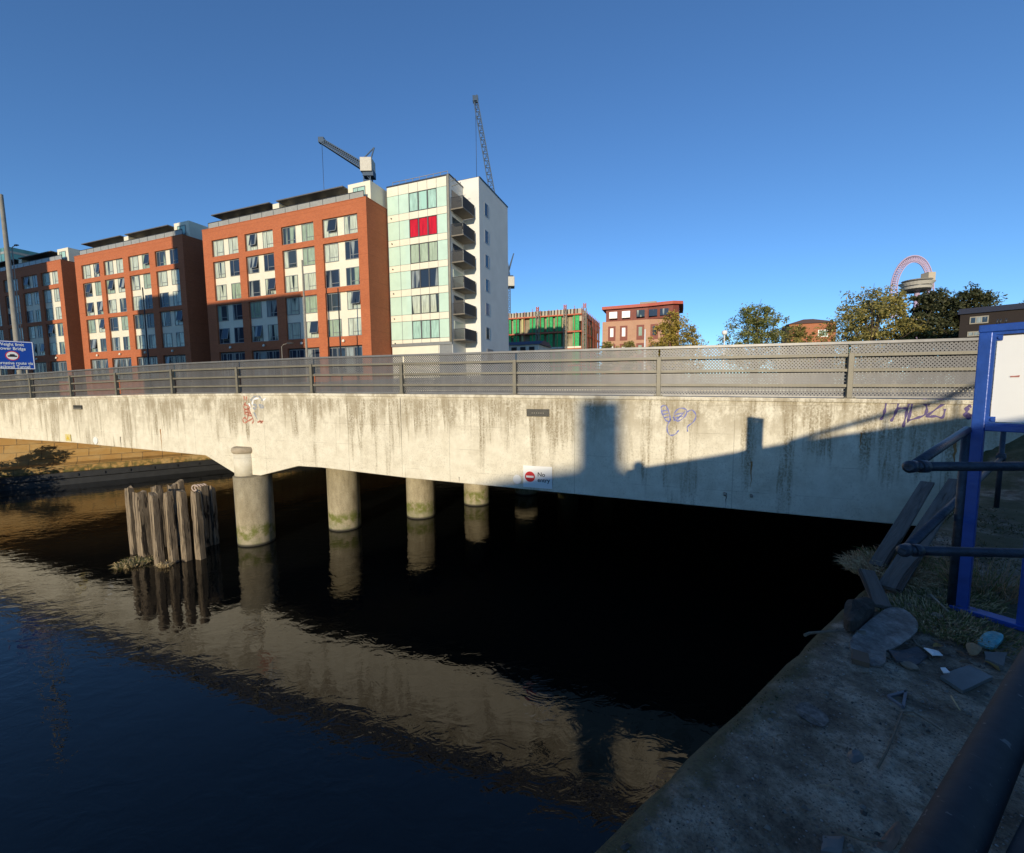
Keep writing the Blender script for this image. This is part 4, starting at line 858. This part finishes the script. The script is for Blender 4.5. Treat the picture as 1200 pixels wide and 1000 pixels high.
def road_sign():
    t = .75; s0, z1 = pl(12.5, 399.5, t); z0 = pl(12.5, 433, t)[1]; base = bf(s0, t, topz(-26)); az = math.atan2(base.x, base.y)
    r = thing('road_sign', 'blue road sign about a weight limit with a round lorry symbol, at the left edge', 'sign', base, -az, None); zb = base.z
    H0, H1 = z0-zb, z1-zb; h = H1-H0; u_ = base.y/500/(1/math.cos(az)); W = 52.5*u_      # metres per photo pixel across, sign faces the viewer
    mb = MB(); mb.box(-W/2, W/2, 0, .04, H0, H1); mb.build('sign_panel', MAT['signblue'], r, bevel=.02)
    mb = MB()
    for a, b in ((-W/2+.02, -W/2+.05), (W/2-.05, W/2-.02)): mb.box(a, b, -.004, 0, H0+.02, H1-.02)
    for a, b in ((H0+.02, H0+.05), (H1-.05, H1-.02)): mb.box(-W/2+.051, W/2-.051, -.004, 0, a, b)
    mb.build('border', MAT['white'], r)
    for tx, f, wp in (('Weight limit', .87, 30), ('Tower Bridge', .725, 33), ('Alternative route via', .215, 47), ('Blackwall Tunnel', .085, 39)):
        me = text_mesh(tx, h*.15, .003, MAT['signwhite'], align='CENTER', font_w=.5); xs = [v.co.x for v in me.vertices]; k = wp*u_/(max(xs)-min(xs)); me.transform(Matrix.Diagonal((k, 1, 1, 1))); link('lettering', me, r, (0, -.005, H0+h*f))
    cx = 0; cz = H0+h*.475
    mb = MB(); mb.tube([(cx, -.004, cz), (cx, 0, cz)], h*.165, 36, smooth=False); mb.build('red_ring', MAT['red'], r)
    mb = MB(); mb.tube([(cx, -.009, cz), (cx, -.0045, cz)], h*.138, 36, smooth=False); mb.build('white_disc', MAT['white'], r)
    mb = MB(); q_ = h*.14; mb.prism([(cx-q_*.78, cz-q_*.3), (cx+q_*.78, cz-q_*.3), (cx+q_*.78, cz+.05*q_), (cx+q_*.45, cz+.12*q_), (cx+q_*.35, cz+q_*.4), (cx-q_*.35, cz+q_*.4), (cx-q_*.45, cz+.12*q_), (cx-q_*.78, cz+.05*q_)], -.012, -.0095); mb.build('lorry_symbol', MAT['black'], r)
    for x in (-W*.3, W*.3): mb = MB(); mb.tube([(x, .1, 0), (x, .1, H1-.1)], .045, 12); mb.build('post', MAT['galv'], r)
road_sign()

# ------------------------------------------------------------ timber piles
def pile(label, u, v, vt, wpx, dpt=None, lean=(0, 0), seed=0, wob=1):
    p_ = atz(u, v, WATER); p_ = Vector((p_.x*1.055, p_.y*1.055, WATER)); Y = p_.y; R_ = random.Random(seed); H = aty(u, vt, Y).z-WATER; w_ = wpx/500*Y*.72; d_ = dpt or w_*.85
    mb = MB(); n = 14; rows_ = []
    for i in range(n+1):
        f = i/n; z = -1.2+(H+1.2)*f; e = .014*R_.uniform(-1, 1) ; k = 1-(.05*f); c = .16
        if i == n: k *= .9
        pr = [(-1+c, -1), (1-c, -1), (1, -1+c), (1, 1-c), (1-c, 1), (-1+c, 1), (-1, 1-c), (-1, -1+c)]
        zz = 0
        rows_.append([(x*w_/2*k*(1+.03*R_.uniform(-1, 1))+e+lean[0]*f*H, y*d_/2*k*(1+.03*R_.uniform(-1, 1))+lean[1]*f*H, z+(R_.uniform(-.09, .05) if i == n else 0)) for x, y in pr])
    vs = [v_ for r_ in rows_ for v_ in r_]; fs = [(i*8+k, i*8+(k+1) % 8, (i+1)*8+(k+1) % 8, (i+1)*8+k) for i in range(n) for k in range(8)] + [tuple(n*8+k for k in range(8))]
    mb.add(vs, fs); o = mb.build('timber_pile', MAT['wood'], None, (p_.x, p_.y+d_/2, WATER)); o.rotation_euler = (0, 0, R(-22)+R_.uniform(-.12, .12)); tag(o, label, 'timber pile', 'timber piles beside the pier'); return o
pile('widest timber pile, leftmost of the front row beside the pier', 168, 666, 579, 19, seed=1, lean=(-.055, .01))
pile('timber pile with a white worn top, behind the widest pile at the left', 157, 661, 573, 12, seed=2, lean=(-.09, .03))
pile('timber pile of the front row just right of the widest pile', 186, 674, 579, 13, seed=3, lean=(-.06, .01))
pile('timber pile with grass at its foot, middle of the front row', 202, 671, 578.5, 13, seed=4, lean=(-.045, .01))
pile('timber pile of the front row left of the one nearest the rope coil', 218, 669, 578, 13, seed=5, lean=(-.045, .01))
pile('timber pile right of the other front row piles, just left of the rope coil', 234, 667, 577, 13, seed=6, lean=(-.035, .01))
pile('short flat topped timber pile in the back row above the second front pile', 188, 652, 570, 15, seed=7, lean=(-.03, 0))
pile('short timber pile in the back row above the middle front pile', 206, 650, 569, 14, seed=8, lean=(-.03, 0))
pile('tilted timber pile showing highest in the middle of the back row', 217, 648, 565, 11, seed=9, lean=(-.05, 0))
pile('dark timber pile under the rope coil', 240, 651, 571, 15, seed=10, lean=(-.01, 0))
pile('slender brown timber pile nearest the concrete pier', 251, 648, 570, 10, seed=11, lean=(0, 0))
b = atz(240, 651, WATER)*1.055; H = aty(236, 571, b.y).z; r = thing('rope_coil', 'pale rope coiled over the top of the dark timber pile', 'rope', (b.x-.25, b.y+.1, H-.1)); mb = MB()
for k in range(4): mb.tube([(.10*math.cos(a)+(.06*k), .03+.05*k, .04+.10*math.sin(a)) for a in [i*.52 for i in range(13)]], .025, 6, caps=False)
mb.build('rope', plain('pale_rope', (.45, .36, .3), .9, 0, .3, 30), r)
def tuft(name, label, loc, rad, h, n, mats, seed, group, cat='weeds', lw=.008):
    R_ = random.Random(seed); r = thing(name, label, cat, loc, 0, group)
    for m_i, m_ in enumerate(mats):
        mb = MB(); vs = []; fs = []
        for i in range(n):
            a = R_.uniform(0, 6.28); q_ = R_.random()**.6*rad; p0 = Vector((q_*math.cos(a), q_*math.sin(a), 0)); d = Vector((math.cos(a)*R_.uniform(.1, 1), math.sin(a)*R_.uniform(.1, 1), R_.uniform(.5, 1.2))).normalized(); l = h*R_.uniform(.35, 1.1)
            side = d.cross(Vector((R_.uniform(-1, 1), R_.uniform(-1, 1), .2))).normalized()*lw*R_.uniform(.5, 1.4); mid = p0+d*l*.55; tip = p0+d*l+Vector((R_.uniform(-1, 1), R_.uniform(-1, 1), -.9))*l*.42
            o = len(vs); vs += [p0-side, p0+side, mid+side*.8, mid-side*.8, tip]; fs += [(o, o+1, o+2, o+3), (o+3, o+2, o+4)]
        mb.add(vs, fs); mb.build(['leaves', 'stalks', 'seed_heads'][m_i], m_, r)
    return r
dry = plain('dry_stalk', (.36, .225, .12), .9, 0, .3, 30); drypale = plain('pale_dry_grass', (.48, .37, .20), .9, 0, .2, 30); weed = plain('weed_green', (.14, .145, .04), .8, 0, .3, 20)
bb_ = atz(163, 669, WATER)*1.05; tuft('grass_tuft', 'pale weeds growing at the waterline on the leftmost piles', (bb_.x-.05, bb_.y-.1, WATER), .42, .22, 420, [drypale, weed], 1, 'weeds on the piles')
bb_ = atz(201, 671, WATER)*1.05; tuft('grass_tuft', 'small pale grass tuft at the foot of the middle front pile', (bb_.x-.02, bb_.y-.15, WATER), .16, .24, 130, [drypale], 2, 'weeds on the piles')
# flat base of rubble holding weeds
# ------------------------------------------------------------ blue notice frame
def notice():
    A_ = atz(1127, 716, QUAY); B_ = atz(1191, 735, QUAY); d = (B_-A_); W = d.length; ang = math.atan2(d.y, d.x)
    zt = aty(1149, 390, A_.y).z-QUAY; zb = aty(1142, 497, A_.y).z-QUAY; W2 = W+0.0
    r = thing('notice_frame', 'blue steel notice frame holding a blank white board at the right edge', 'notice board', A_, ang); pw = .065
    W_ = .29
    for x, nm in ((0, 'post'), (W_, 'post')): mb = MB(); mb.box(x-pw/2, x+pw/2, -.03, .03, 0, zt); mb.build(nm, MAT['blue'], r, bevel=.005)
    mb = MB(); mb.box(-pw/2-.003, W_+pw/2+.003, -.034, .034, zt, zt+.05); mb.build('top_bar', MAT['blue'], r, bevel=.005)
    mb = MB(); mb.box(pw/2, W_-pw/2, -.03, .03, zb-.045, zb); mb.build('bottom_bar', MAT['blue'], r, bevel=.005)
    mb = MB(); mb.box(-.06, W_+.1, -.05, .05, .0, .035); mb.build('foot_bar', MAT['blue'], r, bevel=.004)
    mb = MB(); mb.box(pw/2+.02, W_-pw/2-.02, .0, .012, zb+.02, zt-.03); bo = mb.build('white_board', MAT['white'], r)
    mb = MB(); a = pw/2
    for x0, x1 in ((a, a+.014), (W_-a-.014, W_-a)): mb.box(x0, x1, -.02, .028, zb, zt)
    mb.box(a+.014, W_-a-.014, -.02, .028, zb, zb+.012); mb.box(a+.014, W_-a-.014, -.02, .028, zt-.02, zt); mb.build('inner_lip', MAT['blue'], r)
    for x, z in ((a+.035, zt-.04), (a+.035, zb+.035)): mb = MB(); mb.box(x-.035, x+.01, -.012, -.004, z-.02, z+.02); mb.tube([(x, -.022, z), (x, -.012, z)], .012, 8); mb.build('clamp', MAT['blue'], r)
    mb = MB(); zz = zb+(zt-zb)*.52; mb.prism([(.125, zz-.006), (.165, zz-.006), (.167, zz+.007), (.15, zz+.004), (.125, zz+.003)], -.0035, -.001); mb.build('torn_sticker', plain('faded_red_paper', (.4, .16, .13), .8, 0, .3, 60), r)
    mb = MB()
    for x in (.04, .055, .08, .2, .23): mb.tube([(x, 0, zt+.05), (x+.005, 0, zt+.085)], .004, 5)
    mb.build('spike', MAT['darkmetal'], r)
notice()

# ------------------------------------------------------------ pipe guard fence at the end of the quay
def pipe_fence():
    Yc = 2.42; c1 = aty(1068, 547, Yc); c2 = aty(1064, 645, Yc)
    r = thing('pipe_guard_rail', 'dark two rail pipe fence turning a corner behind the blue notice frame', 'fence', (c1.x, c1.y, QUAY)); O = Vector(r.location); rad = .027
    zu, zl = c1.z-QUAY, c2.z-QUAY; cA = c1-O; dirb = DQ
    # back run parallel to the quay
    Lu = .0
    pu = aty(1133, 504, 3.02)-O; mb = MB(); mb.tube([(0, 0, zu), (pu.x, pu.y, pu.z)], rad, 12); mb.build('rail', MAT['pipe'], r)
    e = DQ*5.6; mb = MB(); mb.tube([(0, 0, zl), (e.x, e.y, zl-.02)], rad, 12); mb.build('rail', MAT['pipe'], r)
    mb = MB(); mb.tube([(-.002, 0, zu), (.8, -.02, zu), (2.4, -.05, zu)], rad, 12); mb.build('rail', MAT['pipe'], r)
    mb = MB(); mb.tube([(-.002, 0, zl), (.8, -.02, zl-.02), (2.4, -.05, zl-.04)], rad, 12); mb.build('rail', MAT['pipe'], r)
    for z in (zu, zl): mb = MB(); mb.tube([(-.035, -.02, z), (-.02, -.01, z), (.02, .01, z), (.05, .03, z)], [.02, .036, .036, .03], 12); mb.tube([(.045, -.004, z), (.085, -.004, z)], .036, 12); mb.build('elbow_joint', MAT['pipe'], r)
    mb = MB(); mb.tube([(pu.x, pu.y, 0), (pu.x, pu.y, pu.z+.02)], rad, 12); mb.build('post', MAT['pipe'], r)
    pb = aty(1180, 560, 5.6)-O; p2 = DQ*((5.6-c1.y)/DQ.y); mb = MB(); mb.tube([(p2.x, p2.y, 0), (p2.x, p2.y, 1.05)], rad, 12); mb.build('post', MAT['pipe'], r)
    mb = MB(); mb.tube([(p2.x-.06, p2.y-.045, zl), (p2.x+.06, p2.y+.045, zl)], .045, 12); mb.tube([(p2.x, p2.y, zl-.05), (p2.x, p2.y, zl+.05)], .043, 12); mb.build('tee_joint', MAT['pipe'], r)
pipe_fence()
def near_rail(label, a, b, rad, ext=1.4):
    a, b = Vector(a), Vector(b); d = (b-a).normalized(); a2 = a-d*.5; b2 = b+d*ext
    r = thing('handrail', label, 'handrail', (a2.x, a2.y, QUAY), 0, 'near handrail pipes'); O = Vector(r.location)
    mb = MB(); mb.tube([a2-O, a-O, b-O, b2-O], rad, 28); mb.build('rail', MAT['pipenear'], r)
    mb = MB(); mb.tube([b2-O, (b2.x-O.x, b2.y-O.y, 0)], rad*.9, 16); mb.build('post', MAT['pipe'], r); return r
near_rail('thick dark painted handrail pipe crossing the bottom right corner, scratched', aty(1106, 1000, .50), aty(1204, 803, .86), .031, 1.0)
near_rail('second dark pipe cut off by the frame at the bottom right corner', aty(1216, 1000, .50), aty(1258, 905, .62), .021, 1.0)

# ------------------------------------------------------------ rubbish and debris on the quay
ROUND = ('sodden_board', 'crumpled_cloth', 'leaf', 'orange_leaf', 'dead_leaf', 'plaster_patch', 'crushed_can', 'crisp_packet')
def slab(name, label, cat, px, th, mat, z=0.0, group='litter on the quay', tilt=(0, 0), seed=0, sub=0):
    P_ = [atz(u, v, QUAY+z) for u, v in px]; c = sum(P_, Vector())/len(P_); R_ = random.Random(seed)
    mb = MB(); n = len(P_)
    if name in ROUND:
        for _ in range(2): P_ = [p_.lerp(P_[(i_+1) % len(P_)], f_) for i_, p_ in enumerate(P_) for f_ in (.22, .78)]
        n = len(P_)
    # subdivide outline with small irregularities
    Q_ = []
    for i in range(n):
        a, b = P_[i]-c, P_[(i+1) % n]-c
        for k in range(3): p_ = a.lerp(b, k/3); Q_.append(p_ + Vector((R_.uniform(-1, 1), R_.uniform(-1, 1), 0))*(a-b).length*.025*(k > 0))
    zf = lambda p_: tilt[0]*p_.x+tilt[1]*p_.y + sub*math.sin(p_.x*14+seed)*math.cos(p_.y*11)*.02
    m_ = len(Q_); zmax = th; vs = [(p_.x, p_.y, zf(p_)) for p_ in Q_]+[(p_.x*.99, p_.y*.99, zf(p_)+th) for p_ in Q_]+[(p_.x*.5, p_.y*.5, zf(p_*.5)+th+sub*.006) for p_ in Q_]
    fs = [tuple(reversed(range(m_)))] + [(i, (i+1) % m_, m_+(i+1) % m_, m_+i) for i in range(m_)] + [(m_+i, m_+(i+1) % m_, 2*m_+(i+1) % m_, 2*m_+i) for i in range(m_)] + [tuple(range(2*m_, 3*m_))]
    mb.add(vs, fs); o = mb.build(name, mat, None, (c.x, c.y, QUAY+z+.006)); tag(o, label, cat, group); return o
sodden = M('sodden_board', .75); n1 = sodden.noise(6, 8, None, .78); sodden.color(sodden.ramp(n1, [(.34, (.05, .045, .04)), (.5, (.19, .175, .155)), (.64, (.36, .34, .31))])); sodden.bump(sodden.noise(14, 5, sodden.co((3, 1, 1)), .7), .8, .03); sodden = sodden.m
K = lambda L_: [(900+x/4, 600+y/4) for x, y in L_]
slab('sodden_board', 'large rotten grey board lying flat near the quay edge', 'board', K([(375, 600), (470, 520), (560, 465), (640, 470), (705, 530), (700, 575), (610, 640), (530, 655), (560, 700), (520, 728), (400, 680)]), .008, sodden, .018, tilt=(.03, .02), seed=1, sub=.25)
slab('crumpled_cloth', 'dark brown crumpled cloth behind the rotten grey board', 'cloth', K([(345, 500), (400, 450), (470, 445), (510, 470), (430, 560), (370, 590)]), .07, plain('dark_cloth', (.04, .034, .026), .95, 0, .5, 12, .9, 22), .0, seed=2, sub=2)
slab('brown_scrap', 'small brown scrap sticking out under the rotten grey board', 'scrap', K([(390, 665), (470, 690), (475, 738), (392, 715)]), .03, plain('brown_scrap', (.13, .085, .055), .9), .0, seed=3)
slab('dark_sheet', 'dark torn sheet half under the rotten grey board on its right', 'sheet', K([(560, 660), (700, 640), (750, 680), (690, 730), (600, 720)]), .012, plain('dark_sheet', (.06, .06, .065), .7, 0, .3, 10, .6, 20), .0, seed=4, sub=1)
slab('floor_tile', 'grey square tile lying near the blue frame foot, largest flat square', 'tile', K([(805, 785), (940, 738), (1052, 795), (910, 855)]), .018, plain('grey_tile', (.11, .125, .12), .4, 0, .2, 12), .0, tilt=(.03, 0), seed=5)
slab('crisp_packet', 'turquoise crumpled packet beside the foot of the blue frame', 'packet', K([(965, 605), (1035, 572), (1118, 605), (1050, 650)]), .014, plain('turquoise_foil', (.08, .33, .37), .3, .2, .4, 22, .8, 30), .025, seed=6, sub=1)
slab('grey_box_lid', 'grey flat box lid against the thick handrail, below the turquoise packet', 'box lid', K([(1010, 680), (1120, 685), (1100, 750), (1015, 715)]), .03, plain('grey_card', (.13, .13, .12), .8, 0, .2, 10), .0, seed=7)
slab('orange_leaf', 'large orange brown leaf left of the turquoise packet', 'leaf', K([(920, 640), (960, 622), (1008, 650), (985, 690), (940, 685)]), .006, plain('orange_leaf', (.27, .17, .08), .7, 0, .3, 20), .01, seed=8, sub=1)
slab('paper_scrap', 'white paper scrap right of the dark torn sheet', 'paper', K([(728, 655), (800, 655), (820, 680), (770, 692)]), .006, MAT['white'], .01, seed=9, sub=1)
slab('paper_scrap', 'tiny white paper scrap touching the grey square tile', 'paper', K([(808, 738), (830, 738), (852, 760), (822, 762)]), .006, MAT['white'], .03, seed=10)
K3 = lambda L_: [(680+x/2.308, 750+y/2.308) for x, y in L_]
slab('cardboard_scrap', 'grey brown folded card at the bottom of the picture beside a dead leaf', 'card', K3([(655, 530), (715, 535), (708, 577), (650, 577)]), .015, plain('grey_brown_card', (.16, .145, .13), .8), .0, seed=11, sub=1)
slab('dead_leaf', 'curled brown dead leaf at the bottom of the picture', 'leaf', K3([(765, 560), (830, 520), (862, 505), (870, 545), (825, 577)]), .008, plain('dead_leaf', (.16, .10, .07), .8, 0, .3, 20), .015, seed=12, sub=2)
slab('plaster_patch', 'pale flat patch of old plaster on the dark quay surface', 'plaster', K3([(575, 185), (610, 165), (680, 215), (655, 245), (600, 215)]), .0012, plain('pale_plaster', (.15, .125, .105), .9, 0, .7, 30), -.004, seed=13)
slab('crushed_can', 'small crushed grey can near the middle of the quay surface', 'can', K3([(715, 330), (750, 322), (772, 350), (735, 362)]), .006, plain('dull_metal', (.13, .13, .13), .5, .4, .3), .0, seed=14, sub=2)
# triangle of plastic
P3 = [atz(*p_, QUAY) for p_ in K3([(832, 158), (880, 145), (873, 188)])]; c = sum(P3, Vector())/3; mb = MB()
for i in range(3): a, b = P3[i]-c, P3[(i+1) % 3]-c; mb.bar(a+Vector((0, 0, .01)), b+Vector((0, 0, .01)), .012, .012)
o = mb.build('plastic_triangle', plain('grey_plastic', (.12, .13, .15), .5), None, c); tag(o, 'small grey plastic triangle lying on the dark quay surface', 'plastic piece', 'litter on the quay')
def stick(name, label, px, r0, r1, mat, z=.015, cat='stick', zs=None):
    P_ = [atz(u, v, QUAY+z+(zs[i] if zs else 0)) for i, (u, v) in enumerate(px)]; c = P_[0]; mb = MB(); n = len(P_)
    mb.tube([p_-c for p_ in P_], [r0+(r1-r0)*i/(n-1) for i in range(n)], 7); o = mb.build(name, mat, None, c); tag(o, label, cat, 'sticks and planks on the quay'); return o
drypale0 = plain('pale_twig', (.30, .24, .16), .9, 0, .2, 30)
tw = plain('twig', (.15, .12, .085), .9, 0, .3, 30)
stick('twig', 'long bent twig running down from the plastic triangle', K3([(805, 345), (830, 300), (855, 240), (872, 195), (900, 195), (940, 220), (978, 245)]), .005, .003, tw)
stick('twig', 'thin pale stick poking out over the quay edge left of the rotten board', K([(172, 578), (195, 568), (270, 562), (352, 556)]), .010, .007, tw, .04)
stick('twig', 'pale straight stick beside the green weeds left of the blue post', K([(762, 388), (850, 470)]), .009, .007, plain('pale_stick', (.3, .24, .17), .8), .03)
stick('twig', 'thin pale twig right of the rotten board, among weeds', K([(660, 432), (720, 455), (780, 490)]), .006, .004, tw, .02)
stick('twig', 'thin brown twig ending at the dead leaf at the bottom', K3([(700, 515), (760, 540), (830, 545), (850, 520)]), .006, .003, tw)
stick('twig', 'short pale straw left of the thick handrail', K3([(1003, 152), (1027, 190)]), .004, .003, drypale)
stick('twig', 'thin crooked twig between the rotten board and the tile', K([(680, 600), (700, 625), (745, 645), (810, 650)]), .008, .004, tw)
def plank(label, a, b, w_, th, mat):
    a, b = Vector(a), Vector(b); mb = MB(); mb.bar((0, 0, 0), (0, 0, (b-a).length), w_, th); o = mb.build('plank', mat, None, a, bevel=.004); o.rotation_euler = (b-a).to_track_quat('Z', 'Y').to_euler(); tag(o, label, 'plank', 'sticks and planks on the quay'); return o
pa = atz(1042, 690, QUAY+.05); pb = aty(1122, 563, 4.9)
plank('long grey plank leaning up towards the bridge behind the pipe fence', pa, pb, .15, .03, MAT['plank'])
pa = atz(1060, 668, QUAY+.04); pb = aty(1112, 570, 4.8)
plank('second weathered plank beside the longer leaning one, left of it', (pa.x-.20, pa.y+.05, pa.z+.01), (pb.x-.19, pb.y+.06, pb.z+.03), .12, .03, MAT['plank'])
pa = atz(1014, 680, QUAY+.02); pb = atz(1034, 713, QUAY+.03)
plank('short grey plank end sticking up at the quay edge behind the rotten board', (pa.x, pa.y, QUAY+.10), (pb.x, pb.y, QUAY+.04), .11, .03, MAT['plank'])
for i in range(34):
    x = rnd.uniform(.12, 1.5); y = rnd.uniform(.1, 3.6) ; p_ = qp(x, y, .008); a = rnd.uniform(0, 6.3); l = rnd.uniform(.04, .16); mb = MB(); r0 = rnd.uniform(.0015, .0035)
    k1 = rnd.uniform(-.3, .3); mb.tube([(0, 0, 0), (math.cos(a)*l*.5, math.sin(a)*l*.5, rnd.uniform(0, .008)), (math.cos(a+k1)*l, math.sin(a+k1)*l, rnd.uniform(0, .012))], [r0, r0*.8, r0*.4], 6)
    o = mb.build('broken_twig', tw if i % 3 else drypale0, None, p_); tag(o, 'small broken twig lying loose on the dark quay surface', 'twig', 'small broken twigs')
stm = plain('rubble_stone', (.20, .165, .12), .9, 0, .4, 14, .8, 30)
for i in range(46):
    x, y = (rnd.uniform(.15, 1.7), rnd.uniform(2.2, 5.6)) if i < 34 else (rnd.uniform(.2, 1.3), rnd.uniform(.2, 2.2))
    p_ = qp(x, y, 0); r0 = rnd.uniform(.012, .05) if i < 34 else rnd.uniform(.006, .016)
    bm = bmesh.new(); bmesh.ops.create_icosphere(bm, subdivisions=2, radius=1)
    sx_, sy_, sz_ = rnd.uniform(.7, 1.3)*r0, rnd.uniform(.6, 1.1)*r0, rnd.uniform(.35, .7)*r0; ax = [Vector((rnd.gauss(0, 1), rnd.gauss(0, 1), rnd.gauss(0, 1))).normalized() for _ in range(7)]
    for v in bm.verts:
        for a_ in ax:
            d_ = v.co.dot(a_)
            if d_ > .62: v.co -= a_*(d_-.62)
        v.co = Vector((v.co.x*sx_, v.co.y*sy_, v.co.z*sz_))
    me = bpy.data.meshes.new('rubble_stone'); bm.to_mesh(me); bm.free(); me.materials.append(stm); o = link('rubble_stone', me, None, (p_.x, p_.y, p_.z+sz_*.4)); o.rotation_euler = (0, 0, rnd.uniform(0, 6.3)); tag(o, 'small rough stone lying loose on the dark quay surface', 'stone', 'loose stones on the quay')
# weeds
def wtuft(u, v, rad, h, n, mats, seed, label, name='weed_clump', z=0): n = int(n*2.6); p_ = atz(u, v, QUAY); return tuft(name, label, (p_.x, p_.y, QUAY+z), rad, h, n, mats, seed, 'weeds on the quay', lw=.0028)
wtuft(1040, 672, .30, .16, 520, [dry, drypale], 21, 'dry brown weeds overhanging the quay edge below the leaning planks')
wtuft(1072, 668, .38, .15, 520, [dry, weed], 22, 'tangle of brown stalks under the lower pipe rail')
wtuft(1100, 695, .35, .10, 260, [weed, drypale], 23, 'low green grass patch left of the blue post')
wtuft(1155, 690, .30, .36, 90, [weed, dry], 24, 'thin tall weeds growing inside the feet of the blue frame')
wtuft(1090, 725, .30, .08, 260, [weed, drypale], 25, 'flat green and straw grass right of the rotten board')
wtuft(1130, 740, .28, .08, 200, [weed, dry], 26, 'flat weeds in front of the blue frame foot')
lf = [plain('dead_leaf_%s' % n_, c_, .8, 0, .3, 30) for n_, c_ in (('tan', (.24, .16, .08)), ('brown', (.13, .08, .045)), ('ochre', (.28, .17, .05)))]
for i in range(26):
    u = rnd.uniform(1085, 1198); v = rnd.uniform(695, 800); p_ = atz(u, v, QUAY+.012); mb = MB(); l = rnd.uniform(.018, .038); w2 = l*.45; cz = rnd.uniform(.2, .5)*l
    mb.add([(-l, 0, 0), (-l*.3, -w2, cz), (l*.5, -w2*.8, cz*.7), (l*1.1, 0, 0), (l*.5, w2*.8, cz*.9), (-l*.3, w2, cz), (0, 0, .001)], [(0, 1, 6), (1, 2, 6), (2, 3, 6), (3, 4, 6), (4, 5, 6), (5, 0, 6)])
    o = mb.build('fallen_leaf', lf[i % 3], None, p_); o.rotation_euler = (rnd.uniform(-.4, .4), rnd.uniform(-.4, .4), rnd.uniform(0, 6.3)); tag(o, 'small curled dead leaf among the weeds and litter near the blue frame', 'leaf', 'small fallen leaves')
# gravel and grit: uncountable
def gravel():
    R_ = random.Random(9); mb = MB()
    for i in range(9000):
        x = abs(R_.gauss(.55, .55))+.06; y = R_.uniform(-.6, 5.4); p_ = qp(x, y); s_ = R_.uniform(.0015, .0055)*(3 if R_.random() < .05 else 1)
        vs = [p_+Vector((R_.uniform(-1, 1)*s_*.4+math.cos(k*1.57)*s_, math.sin(k*1.57)*s_*.8, .004)) for k in range(4)]+[p_+Vector((0, 0, s_*.9+.004))]
        mb.add(vs, [(0, 1, 4), (1, 2, 4), (2, 3, 4), (3, 0, 4)])
    m_ = M('grit', .8); g = m_.N.new('ShaderNodeNewGeometry'); m_.color(m_.ramp(g.outputs['Random Per Island'], [(.2, (.05, .045, .04)), (.7, (.16, .145, .125)), (.95, (.2, .18, .155)), (1, (.36, .34, .3))]))
    tag(mb.build('gravel', m_.m), kind='stuff')
    mb = MB()
    for i in range(2600):
        x = abs(R_.gauss(0, .07)); y = R_.uniform(-1.2, 6.2); p_ = qp(x-.01, y, -.01 if x > .05 else -.05); l = R_.uniform(.005, .012)
        d = Vector((R_.uniform(-1, 1), R_.uniform(-1, 1), R_.uniform(.3, 1.4))).normalized(); sd = d.cross(Vector((R_.uniform(-1, 1), R_.uniform(-1, 1), .1))).normalized()*.004
        mb.add([p_-sd, p_+sd, p_+d*l], [(0, 1, 2)])
    for i in range(7000):
        x = R_.gauss(1.0, .55); y = R_.uniform(3.0, 7.4); x = max(.1, x); p_ = qp(x, y, 0)
        s__, t__ = loc_b(p_)
        if t__ > -.3 or (math.sin(x*5)+math.sin(y*4+x*2)+R_.uniform(-.8, .8)) < .2: continue
        l = R_.uniform(.015, .05); d = Vector((R_.uniform(-1, 1), R_.uniform(-1, 1), R_.uniform(.3, 1))).normalized(); sd = d.cross(Vector((R_.uniform(-1, 1), R_.uniform(-1, 1), .1))).normalized()*.005
        mb.add([p_-sd, p_+sd, p_+d*l], [(0, 1, 2)])
    m_ = M('moss', .95); g = m_.N.new('ShaderNodeNewGeometry'); m_.color(m_.ramp(g.outputs['Random Per Island'], [(.1, (.02, .028, .008)), (.6, (.06, .065, .018)), (.95, (.14, .12, .05))]))
    tag(mb.build('moss', m_.m), kind='stuff')
gravel()
